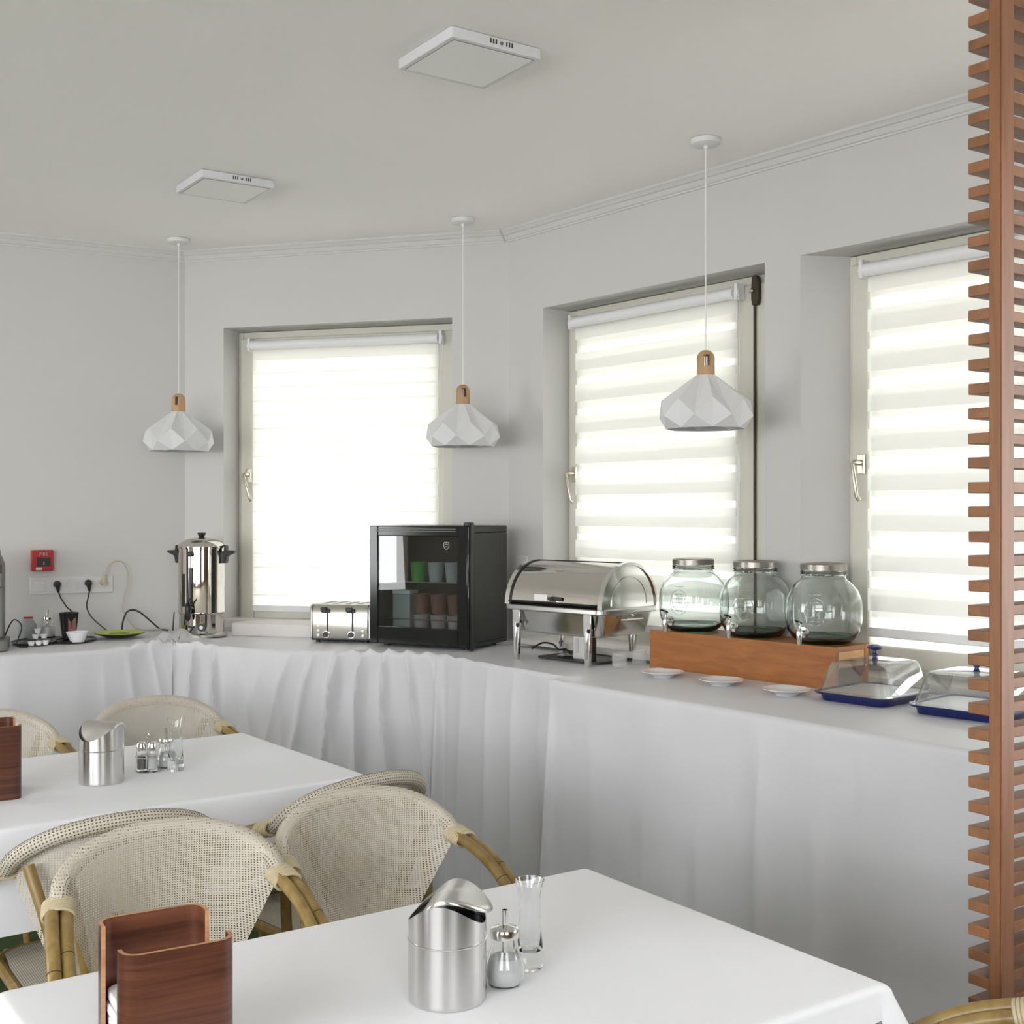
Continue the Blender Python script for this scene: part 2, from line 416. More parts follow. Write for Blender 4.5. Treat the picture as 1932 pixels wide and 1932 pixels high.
mb = MB(); mb.bb(XL - .5, XR + .5, YB - .5, 8.0, FZ - .08, FZ); struct(mb.build('floor', 'floor', smooth=False))
mb = MB(); mb.bb(XL - .5, XR + .5, YB - .3, 7.4, ZC, ZC + .12); struct(mb.build('ceiling', 'ceil', smooth=False))
# ground outside
mb = MB(); mb.bb(-14, 14, -14, 22, -0.75, -0.7); struct(mb.build('ground', 'tan', smooth=False))

# crown mouldings
def crown(name, w, u0, u1, a0, a1):
    prof = [(0.0, -.055), (-.006, -.055), (-.007, -.047), (-.012, -.046), (-.020, -.036), (-.023, -.027), (-.030, -.025), (-.036, -.016), (-.046, -.010), (-.048, -.002), (-.05, 0.0), (0, 0)]
    mb = MB(); n = len(prof)
    vs = [(u0 - p[0] * a0, p[0], ZC + p[1]) for p in prof] + [(u1 - p[0] * a1, p[0], ZC + p[1]) for p in prof]
    mb.add(vs, [tuple(range(n)), tuple(range(n, 2 * n))[::-1]] + [(i, n + i, n + (i + 1) % n, (i + 1) % n) for i in range(n)])
    o = mb.build(name, 'crown', angle=30); o.matrix_world = wmat(w); return struct(o)
tAB = math_t = 0.402; tBC = 0.322
crown('trim_1', 'A', -4.2, 1.439, 0, -tAB); crown('trim_2', 'B', B0, B1, tAB, -tBC); crown('trim_3', 'C', C0, C1, tBC, 0)

# ------------------------------------------------------------------ windows and blinds
def handle_parts(parent, u, z, lean):
    mb = MB(); mb.box((u, .115, z), (.028, .010, .07)); mb.cyl((u, .11, z + .005), (u, .075, z + .005), .010, 10)
    mb.tube([(u, .078, z + .008), (u - .006, .07, z - .002), (u + lean * .6, .070, z - .07), (u + lean, .072, z - .115), (u + lean + .006, .080, z - .128)], [.0095, .0085, .0075, .008, .009], 8)
    return mb.build('window_handle', 'nickel', parent, bevel=.002)
def window(idx, w, a, b, z0, z1, gr=.075):
    o = bpy.data.objects.new('window_%d' % idx, None); COL.objects.link(o); struct(o)
    o.matrix_world = wmat(w)
    mb = MB()   # outer fixed frame
    f = .028
    for x0, x1, y0, y1 in ((a, a + f, z0, z1), (b - f, b, z0, z1)): mb.bb(x0, x1, .155, .235, y0, y1)
    mb.bb(a + f, b - f, .155, .235, z1 - f - .012, z1); mb.bb(a + f, b - f, .155, .235, z0, z0 + f)
    mb.build('window_frame', 'frame', o, bevel=.004)
    mb = MB(); g = .075; A, B_, Z0, Z1 = a + f * .7, b - f * .7, z0 + f * .7, z1 - f - .006
    mb.bb(A, A + g, .135, .20, Z0, Z1); mb.bb(B_ - gr, B_, .135, .20, Z0, Z1)
    mb.bb(A + g, B_ - gr, .135, .20, Z1 - g, Z1); mb.bb(A + g, B_ - gr, .135, .20, Z0, Z0 + g)
    mb.build('window_sash', 'frame', o, bevel=.008, seg=3)
    mb = MB(); mb.bb(A + g - .01, B_ - gr + .01, .165, .171, Z0 + g - .01, Z1 - g + .01); mb.build('pane', 'pane', o, smooth=False)
    return o
win1 = window(1, 'B', W1a, W1b, .95, 2.452, .108)
win2 = window(2, 'C', W2a, W2b, .94, 2.452, .242)
win3 = window(3, 'C', W3a2, W3b, .966, 2.452)
handle_parts(win1, -2.985, 1.715, .028); handle_parts(win2, -4.155, 1.70, .028); handle_parts(win3, -2.617, 1.70, .012)
# sills
mb = MB(); mb.bb(-2.915, -1.90, -.19, -.0005, BZ0 + .002, .993); mb.bb(W1a + .002, W1b - .002, -.0005, .15, .95, .993); mb.build('window_sill', 'sill', win1, bevel=.003)
mb = MB(); mb.bb(W2a + .005, -3.37, -.15, .0, .945, .972); mb.bb(W2a + .002, W2b - .002, 0, .15, .94, .972); mb.build('window_sill', 'sill', win2, bevel=.003)
mb = MB(); mb.bb(W3a2, W3b, 0.0, .155, .94, .968); mb.build('window_sill', 'sill', win3, bevel=.003)
# shutter crank of window 2
mb = MB()
mb.prism_ax([(-.012, -.055), (.012, -.055), (.019, -.03), (.018, .03), (.013, .055), (0, .062), (-.012, .055), (-.016, .02), (-.016, -.03)], -.012, .012)
o = mb.build('shutter_gear', 'rust', win2, bevel=.003); o.location = (-3.103, .125, 2.385)
mb = MB(); mb.lathe([(0, 0), (.010, 0), (.010, .01), (.006, .014), (0, .014)], n=12)
q = mb.build('bolt', 'steel2', o); q.rotation_euler = (pi / 2, 0, 0); q.location = (-.008, -.012, 0)
mb = MB(); mb.cyl((-3.112, .128, 2.34), (-3.112, .128, 1.0), .0055, 8); mb.build('shutter_rod', 'rust', win2)

def blind(w, a, b, ztop, zbot, phase, label, jag=0.0):
    o = thing('roller_blind', label, 'blind', group=None)
    o.matrix_world = wmat(w)
    mb = MB(); mb.cyl((a, .098, ztop), (b, .098, ztop), .024, 20); mb.build('roller', 'whitep', o)
    for s, x in ((-1, a), (1, b)):
        mb = MB(); mb.box((x + s * .012, .108, ztop + .004), (.016, .05, .066)); mb.cyl((x + s * .005, .098, ztop), (x + s * .024, .098, ztop), .015, 14)
        mb.build('bracket', 'whitep', o, bevel=.004)
    per = .1405; band = .078
    for layer, (nn, ph, x0) in enumerate(((.112, 0.0, a), (.122, phase, a + jag))):
        mb = MB(); z = ztop - .005; zz = []
        k = 0
        edges = [ztop]
        z = ztop - .075 - ph
        zs = [ztop, z]; kinds = [0]
        kk = 1
        while z > zbot + .05:
            step = (per - band) if kk == 1 else band
            z = max(z - step, zbot + .03); zs.append(z); kinds.append(kk); kk = 1 - kk
            if z <= zbot + .0301: break
        for i in range(len(kinds)):
            mb.cur = kinds[i]
            dx = jag if kinds[i] == 1 else 0.0
            mb.grid([[(x0 + dx, nn, zs[i]), (b - .008, nn, zs[i])], [(x0 + dx, nn, zs[i + 1]), (b - .008, nn, zs[i + 1])]])
        mb.build('front_fabric' if layer == 0 else 'back_fabric', ['blindA', 'blindB'], o, smooth=False, flip=False)
    mb = MB(); mb.bb(a, b - .008, .105, .128, zbot, zbot + .032); mb.build('bottom_bar', 'whitep', o, bevel=.004)
    mb = MB(); mb.tube([(b + .016, .09, ztop - .01), (b + .020, .092, (ztop + zbot) / 2), (b + .016, .09, zbot + .25)], .0016, 6)
    mb.tube([(b + .026, .09, ztop - .01), (b + .028, .092, (ztop + zbot) / 2), (b + .018, .09, zbot + .25)], .0016, 6)
    mb.build('bead_chain', 'whitep', o)
    return o
blind('B', -2.958, -1.955, 2.375, 1.025, .070, 'white day-night roller blind on the window behind the fridge, left of three')
blind('C', -4.143, -3.185, 2.385, 1.02, .032, 'striped white roller blind behind the large hanging lamp, middle window', .012)
blind('C', -2.586, -1.45, 2.382, 1.092, .022, 'striped white roller blind partly behind the wooden slat screen', .014)

# ------------------------------------------------------------------ ceiling lights
def ceiling_light(loc, label):
    o = thing('ceiling_light', label, 'ceiling light', loc, radians(34.3), 'square ceiling lights')
    S = .30; H = .032
    mb = MB(); mb.prism(rrect(S, S, .008, 3), -H, -.0015)
    mb.build('frame', 'lightframe', o, bevel=.0025)
    mb = MB(); mb.prism(rrect(S - .034, S - .034, .004, 2), -H - .0012, -H + .002); mb.build('diffuser', 'diff', o, smooth=False)
    mb = MB(); g = S / 2 - .0165
    for a in range(4):
        c, s = cos(a * pi / 2), sin(a * pi / 2)
        mb.box((c * g, s * g, -H - .0004), (.0025 if a % 2 == 0 else 2 * g, .0025 if a % 2 == 1 else 2 * g, .001))
    mb.build('seam', 'grey', o, smooth=False)
    mb = MB(); mb.bb(-S / 2 + .006, S / 2 - .006, -S / 2 + .006, S / 2 - .006, -.003, 0); mb.build('mounting_plate', 'grey', o, smooth=False)
    for x in (-.031, -.022, -.013, .022 + .009, .022 + .018, .022):
        mb = MB(); mb.box((x + .008, -S / 2 - .0004, -.015), (.0036, .002, .013)); mb.build('vent_slot', 'dkgrey', o, smooth=False)
    mb = MB(); mb.cyl((.0125, -S / 2 + .001, -.016), (.0125, -S / 2 - .002, -.016), .0052, 12); mb.build('vent_hole', 'grey', o)
    return o
c1 = ceiling_light((-.124, 3.51, ZC), 'flat square white ceiling light nearer the camera, top centre')
dup(c1, (-1.152, 4.89, ZC), None, 'flat square white ceiling light farther back, above the left hanging lamp')

# ------------------------------------------------------------------ pendant lamps
def pendant(x, y, label, rz):
    o = thing('pendant_lamp', label, 'lamp', (x, y, ZC), rz, 'faceted white pendant lamps')
    mb = MB(); mb.lathe([(0, -.022), (.045, -.022), (.052, -.018), (.055, -.004), (.055, -.0015), (.04, -.0015), (.04, 0), (0, 0)], n=36); mb.build('canopy', 'lampw', o)
    mb = MB(); mb.lathe([(0, -.034), (.007, -.034), (.008, -.022), (0, -.022)], n=12); mb.build('cord_grip', 'whitep', o)
    zt = 2.102 - ZC
    mb = MB(); mb.cyl((0, 0, -.03), (0, 0, zt - .09), .0022, 8); mb.build('cord', 'whitep', o)
    # wooden cap with an arched slot
    z0 = 2.012 - ZC; R = .0315; H = .090
    mb = MB(); N = 32
    def capr(z):
        t = (z - (z0 + H - .028)) / .028
        return R if t < 0 else R * sqrt(max(0.0, 1 - t * t * .86))
    rows = [z0 + H * k / 16 for k in range(17)]
    def isol(a, z):
        # slots front and back
        w = .0125; zz0 = z0 + .034; zz1 = z0 + .074
        for c in (pi * 1.5, pi * .5):
            d = (a - c + pi) % (2 * pi) - pi
            if abs(d) * R < w and zz0 < z < zz1 - max(0, abs(d) * R - .006) * 1.0: return False
        return True
    for inner in (0, 1):
        base = len(mb.v)
        for z in rows:
            r = capr(z) * (0.72 if inner else 1)
            for k in range(N): mb.v.append((r * cos(2 * pi * k / N), r * sin(2 * pi * k / N), z - (.004 if inner and z == rows[-1] else 0)))
        for i in range(16):
            for k in range(N):
                am = 2 * pi * (k + .5) / N; zm = (rows[i] + rows[i + 1]) / 2
                if isol(am, zm):
                    l = (k + 1) % N; mb.f.append((base + i * N + k, base + i * N + l, base + (i + 1) * N + l, base + (i + 1) * N + k)); mb.mi.append(0)
                    if inner == 0:
                        for dk, (i0, k0, i1, k1) in (((0, -1), (i, k, i + 1, k)), ((0, 1), (i, l, i + 1, l)), ((-1, 0), (i, k, i, l)), ((1, 0), (i + 1, k, i + 1, l))):
                            ii = i + dk[0]; kk = (k + dk[1]) % N
                            if 0 <= ii < 16 and not isol(2 * pi * (kk + .5) / N, (rows[ii] + rows[ii + 1]) / 2):
                                b2 = 17 * N
                                mb.f.append((base + i0 * N + k0, base + i1 * N + k1, b2 + base + i1 * N + k1, b2 + base + i0 * N + k0)); mb.mi.append(0)
        if inner == 0: mb.f.append(tuple(base + 16 * N + k for k in range(N))); mb.mi.append(0)
    mb.build('wooden_cap', 'beech', o, flip=False)
    mb = MB(); mb.lathe([(0, 0), (.019, 0), (.019, .03), (.008, .036), (0, .036)], c=(0, 0, z0), n=16); mb.build('socket', 'whitep', o)
    # faceted shade
    zs = [2.014 - ZC, 1.922 - ZC, 1.866 - ZC, 1.824 - ZC]; rr = [.033, .158, .168, .141]; K = 8
    mb = MB(); vs = []
    for ring in range(4):
        for k in range(K):
            a = 2 * pi * (k + (.5 if ring == 2 else 0)) / K - pi / 2
            vs.append((rr[ring] * cos(a), rr[ring] * sin(a), zs[ring]))
    fs = []
    for k in range(K):
        l = (k + 1) % K; T, Bq, Cq, Dq = 0, K, 2 * K, 3 * K
        fs += [(T + k, Bq + k, Cq + k), (T + k, Cq + k, T + l), (T + l, Cq + k, Bq + l), (Bq + k, Dq + k, Cq + k), (Bq + l, Cq + k, Dq + l), (Cq + k, Dq + k, Dq + l)]
    mb.add(vs, fs); mb.build('lamp_shade', 'lampw', o, smooth=False, solid=.0022)
    mb = MB()
    for a in (0.4, 2.5, 4.6): mb.cyl((0, 0, zs[3] + .02), (.135 * cos(a), .135 * sin(a), zs[3] + .002), .0012, 6)
    mb.build('wire_spider', 'whitep', o)
    return o
p1 = pendant(-1.612, 5.895, 'faceted white pendant lamp hanging before the left corner, near the urn', 0.05)
dup(p1, (-.221, 5.49, ZC), 0.25, 'faceted white pendant lamp hanging above the black fridge')
dup(p1, (.6865, 4.319, ZC), 0.0, 'largest faceted white pendant lamp, hanging before the middle window')

# ------------------------------------------------------------------ buffet cloths
BZ = .93
KS = .9677      # everything on the buffet was measured for a .91 m top
def P2(w, u, n): t, nn, d = wv(w); p = t * u + nn * n; return Vector((p.x, p.y))
def nd(w, n): return n
def buffet(name, label, segs):
    """one cloth over a long table; each seg is a run along one wall (front face nF, back nB, end skews at corners)"""
    mb = MB()
    for g in segs: cloth_run(mb, *g)
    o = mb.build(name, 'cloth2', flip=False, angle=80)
    return tag(o, label, 'tablecloth', 'white cloths over the buffet tables')
def cloth_run(mb, w, uL, uR, nF, nB, foldfn, topfn, Lskew=0.0, Rskew=0.0, zt=BZ, hem=.012):
    t, nn, d = wv(w); L = uR - uL; nu = max(8, int(L / .007)); pts = []
    vt = [1, .8, .6, .45, .33, .24, .17, .115, .07, .035, .012]; nz = 46
    for r in range(16 + nz):
        row = []
        for j in range(nu + 1):
            u = uL + L * j / nu; s = j / nu; sk = Lskew * (1 - s) + Rskew * s
            if r < 11:
                dep = vt[r] * (nB - nF); nnow = nF + dep
                zz = zt + topfn(u, dep) + corner_bump(t * (u + sk * dep) + nn * nnow)
            elif r < 16:
                a = (r - 10) / 5 * pi / 2; rad = .014
                zz = zt - rad * (1 - cos(a)) + (topfn(u, 0.0) + corner_bump(t * u + nn * nF)) * cos(a)
                off = foldfn(u, zz) * (a / (pi / 2)) * .4
                nnow = nF + .012 - rad * sin(a) - off
            else:
                q = (r - 15) / nz; zz = (zt - .014) + (FZ + hem - zt + .014) * q
                nnow = nF - .002 - foldfn(u, zz) * min(1, .4 + q * 6)
            p = t * (u + sk * (nnow - nF)) + nn * nnow
            row.append((p.x, p.y, zz))
        pts.append(row)
    mb.grid(pts)
def rdg(x, p=1.6):
    """sharp-crested fold profile, -1..1"""
    return 2 * (1 - abs(sin(x * .5))) ** p - .75
def corner_bump(p):
    x, y = p.x - (-1.566 * KS), p.y - (5.567 * KS); r = hypot(x, y); a = atan2(y, x)
    b = exp(-(r / .20) ** 2) * (.010 + .020 * max(0, rdg(a * 9 + r * 12) * .5 + .4))
    x2, y2 = x + .03, y - .26; b += .045 * exp(-(x2 * x2 / .012 + y2 * y2 / .008)) * (1 + .3 * sin(x2 * 60 + y2 * 40))
    return b
def gs(x, c, w): return exp(-((x - c) / w) ** 2)
def nz1(x, y=0, s=1.0, seed=0.0): return noise.noise(Vector((x * s + seed, y * s, seed * 1.7)))
# cloth A
tB, nB_, dB = wv('B'); tA, nA_, dA = wv('A'); tC, nC_, dC = wv('C')
def meet(w1, n1, w2, n2):
    _, a, _ = wv(w1); _, b, _ = wv(w2); det = a.x * b.y - a.y * b.x
    return Vector(((n1 * b.y - a.y * n2) / det, (a.x * n2 - n1 * b.x) / det, 0))
NA, NB, NC1, NC2 = 5.477, 4.79, 2.908, 2.782
cAB = meet('A', NA, 'B', NB); uAB_A = cAB.dot(tA); uAB_B = cAB.dot(tB)
cBC = meet('B', NB, 'C', NC1); uBC_B = cBC.dot(tB); uBC_C = cBC.dot(tC)
def foldA(u, z):
    q = (BZ - z) / BZ
    e = uAB_A - u
    f = .011 * nz1(u, z * .4, 5, 3) + .004 * nz1(u, 0, 14, 5) * q
    amp = gs(e, .02, .22)
    lean = u + (z - BZ) * .22 * amp
    f += amp * (.019 * rdg(lean * 62) * (.5 + .5 * q) * (1 - .35 * q) + .010 * sin(lean * 27 + 1))
    f += .004 * gs(u, .55, .05) + .005 * gs(u, -.1, .06)
    return f + .012 * q
def topA(u, dep):
    e = uAB_A - u
    b = gs(e, .12, .12)
    z = b * .016 * abs(sin(u * 40)) * exp(-dep / .12)
    return z + .0015 * nz1(u, dep, 12) + .003
def foldB(u, z):
    q = (BZ - z) / BZ; s = u - uAB_B; f = 0
    # folds fanning from two gathered spots
    for c, wd, fan, amp, fr in ((.10, .20, .30, .016, 60), (uBC_B - uAB_B - .34, .30, -.34, .017, 58)):
        d = s - c; w = gs(d - fan * 0 * q, 0, wd + .15 * q)
        g = d / (1 + .85 * q)
        f += 1.5 * w * amp * (rdg(g * fr + 1.2 * nz1(s, z, 3, 9), 2.0) * (1 - .45 * q))
    f += .013 * rdg(s * 24 + .8 * nz1(s, z, 2, 4)) * (.3 + .7 * q) + .016 * gs(s, .213, .014) * (.5 + q) - .014 * gs(s, .188, .010) + .006 * nz1(s, z * .5, 8, 2)
    f += .018 * gs(s, uBC_B - uAB_B - .02, .03) * q
    return f + .02 * q
def topB(u, dep):
    s = u - uAB_B; R = uBC_B - uAB_B - s
    z = .002 * nz1(u, dep, 10)
    z += gs(R, .20, .26) * (.024 * max(0, rdg(s * 74 - dep * 30, 1.2) * .5 + .4) * exp(-dep / .06))
    z += gs(s, .14, .10) * .014 * abs(sin(s * 40)) * exp(-dep / .12)
    z += .004 * gs(s, .30, .08) * exp(-dep / .1)
    return z + .002
def foldC1(u, z):
    q = (BZ - z) / BZ; s = u - uBC_C
    f = .012 * rdg(s * 36 + .9 * nz1(s, z, 2, 7)) * (.35 + .65 * q) + .006 * nz1(s, z * .4, 7, 1)
    f += .026 * gs(s, .02, .016) * (.3 + q) - .016 * gs(s, .06, .02) * (.3 + q)
    return f + .03 * q
def topC1(u, dep):
    s = u - uBC_C
    return .002 * nz1(u, dep, 9, 3) + gs(s, .05, .22) * (.012 * abs(sin(s * 24 + dep * 9)) * exp(-dep / .2)) + .002
def foldC2(u, z):
    q = (BZ - z) / BZ; s = u - uC2
    f = .017 * rdg(s * 26 + 1.4 * nz1(s, z, 1.5, 17), 1.3) * (.15 + .85 * q) * (.5 + .5 * nz1(s, 0, 1.7, 2))
    f += .012 * nz1(s, z * .35, 6, 11) * (.3 + q) + .003 * nz1(s, z * .5, 18, 5)
    f += .024 * gs(s, .012, .010) * min(1, q * 2.5) - .010 * gs(s, .045, .02) * q
    for c in (.95, 1.15, 1.32, 1.5, 1.66, 1.8): f += .011 * gs(s, c + .03 * q, .03) * (.4 + .6 * q)
    return f + .03 * q
def topC2(u, dep):
    s = u - uC2
    return .0015 * nz1(u, dep, 8, 6) + .004 * gs(s, 0.01, .03) + .004 * gs(s - dep * .6, .10, .03) * exp(-dep / .2) + .004
# front corner of the last cloth at the photographed seam
uC2 = (Vector((.133, 4.442, 0)) * KS).dot(tC)
sA = math_a = 0.402; sB = 0.322
SEAM = uAB_B + .195
buffet('tablecloth', 'white cloth skirting the buffet under the coffee things and socket strip, left wall',
       [('A', -2.2, uAB_A, NA, 6.235, foldA, topA, 0, sA), ('B', uAB_B, SEAM, NB, 5.495, foldB, topB, -sA, 0)])
buffet('tablecloth', 'gathered white cloth with folds hanging below urn, toaster and fridge',
       [('B', SEAM - .002, uBC_B + .015, NB, 5.495, lambda u, z: foldB(u, z) + .004, lambda u, d: topB(u, d) + .003, 0, sB)])
buffet('tablecloth', 'white cloth hanging below the chafing dish, between two seams', [('C', uBC_C, uC2 + .02, NC1, 3.545, foldC1, topC1, -sB, 0)])
buffet('tablecloth', 'long smooth white cloth hanging below wooden box and lidded blue trays', [('C', uC2, .35, NC2, 3.54, foldC2, topC2, 0, 0, BZ + .003)])

# ------------------------------------------------------------------ dining tables
def dining(cx, cy, ang, W, D, label_t, label_c, drop=.24, seed=0.0, flare=.05, near=None):
    """W along ang, D across"""
    t = thing('dining_table', label_t, 'table', (cx, cy, FZ), ang, 'dining tables')
    H = .75 - FZ
    mb = MB(); mb.bb(-W / 2 + .004, W / 2 - .004, -D / 2 + .004, D / 2 - .004, H - .03, H - .004); mb.build('tabletop', 'walnut', t)
    for x in (-1, 1):
        for y in (-1, 1):
            mb = MB(); mb.box((x * (W / 2 - .06), y * (D / 2 - .06), (H - .03) / 2), (.05, .05, H - .03)); mb.build('leg', 'walnut', t, bevel=.004)
    Ht = H + .001; R = .012
    mb = MB(); n_side = 40; rows = []
    def per(r, inset, outset):
        pts = []
        w, d = W / 2 - .022, D / 2 - .022
        cs = [(w, -d), (w, d), (-w, d), (-w, -d)]
        nrm = [(1, 0), (0, 1), (-1, 0), (0, -1)]
        for k in range(4):
            p0 = Vector(cs[k]); p1 = Vector(cs[(k + 1) % 4]); n = Vector(nrm[k]); n0 = Vector(nrm[k - 1])
            # corner fan
            for i in range(13):
                a = i / 12; v = (n0 * (1 - a) + n * a); v = Vector((n0.x * cos(a * pi / 2) + n.x * sin(a * pi / 2), n0.y * cos(a * pi / 2) + n.y * sin(a * pi / 2)))
                pts.append((p0, v, 1.0 + .5 * sin(a * pi), a, 'c', k))
            for i in range(1, n_side):
                s = i / n_side; pts.append((p0.lerp(p1, s), n, 1.0, s, 's', k))
        return pts
    base = per(0, .0, 0)
    N = len(base)
    ring = []
    def ringpts(off, z, fold, hang=None):
        out = []; near_ = drop if near is None else near
        for i, (p, v, cf, s, kind, k) in enumerate(base):
            o_ = off
            if fold > 0:
                if kind == 's':
                    x = s + k * 2.3 + seed
                    o_ += fold * (.010 * sin(x * 11 + seed) + .008 * nz1(x * 3, seed, 1, 2) + .004)
                else:
                    c = sin(s * pi)
                    o_ += fold * (flare * c * c + .012 * sin(s * 2 * pi * 2))
            zz = z
            if hang is not None:
                d_ = drop
                if kind == 's' and k == 3: d_ = near_
                elif kind == 'c' and k == 0: d_ = near_ * (1 - s) + drop * s
                elif kind == 'c' and k == 3: d_ = drop * (1 - s) + near_ * s
                zz = Ht - R - (d_ - R) * hang; 
                if d_ < drop: o_ = off + (o_ - off) * (.35 + .65 * (d_ - near_) / (drop - near_ + 1e-6))
            out.append((p.x + v.x * o_, p.y + v.y * o_, zz))
        return out
    rows = [ringpts(.0, Ht, 0), ringpts(.014, Ht, 0)]
    for a in range(1, 5):
        an = a / 4 * pi / 2; rows.append(ringpts(.014 + R * sin(an), Ht - R * (1 - cos(an)), .03 * a))
    for q in range(1, 13):
        f = q / 12; rows.append(ringpts(.014 + R + .004 * f, Ht - R - (drop - R) * f, .15 + .85 * f, f))
    b = 0
    for r in rows:
        mb.v += r
    for i in range(len(rows) - 1):
        for j in range(N):
            l = (j + 1) % N; mb.f.append((i * N + j, (i + 1) * N + j, (i + 1) * N + l, i * N + l)); mb.mi.append(0)
    # wrinkled top
    nx, ny = 60, 44; b0 = len(mb.v)
    for i in range(ny + 1):
        for j in range(nx + 1):
            x = (-W / 2 + .022) + (W - .044) * j / nx; y = (-D / 2 + .022) + (D - .044) * i / ny
            e = min(j, nx - j, i, ny - i); k = min(1, e / 4)
            z = Ht + k * (.0012 * nz1(x, y, 7, seed + 2) + .0008 * nz1(x, y, 15, seed + 5) + .0012)
            mb.v.append((x, y, z))
    for i in range(ny):
        for j in range(nx):
            a = b0 + i * (nx + 1) + j; mb.f.append((a, a + 1, a + nx + 2, a + nx + 1)); mb.mi.append(0)
    o = mb.build('tablecloth', 'cloth', flip=False, angle=75)
    o.location = (cx, cy, FZ); o.rotation_euler = (0, 0, ang)
    tag(o, label_c, 'tablecloth', 'white dining tablecloths')
    return t
def rect_center(corner, ang, W, D):
    """corner = far right corner; table runs W backwards along ang and D along ang-90"""
    a = Vector((cos(ang), sin(ang))); b = Vector((sin(ang), -cos(ang)))
    c = Vector(corner) - a * W / 2 + b * D / 2
    return c.x, c.y
AN = radians(34.8); AF = radians(36.8)
nx_, ny_ = rect_center((.162, 2.674), AN, 1.215, .80)
dining(nx_, ny_, AN, 1.215, .80, 'rectangular dining table under white cloth in the foreground', 'white cloth on the foreground dining table with steel bin and sugar pourer', seed=1.3, drop=.24, flare=.12, near=.055)
fx_, fy_ = rect_center((-.953, 4.312), AF, 1.25, .87)
dining(fx_, fy_, AF, 1.25, .87, 'rectangular dining table under white cloth, second row at left', 'white cloth on the farther dining table at left', seed=4.1, drop=.26, flare=.09)

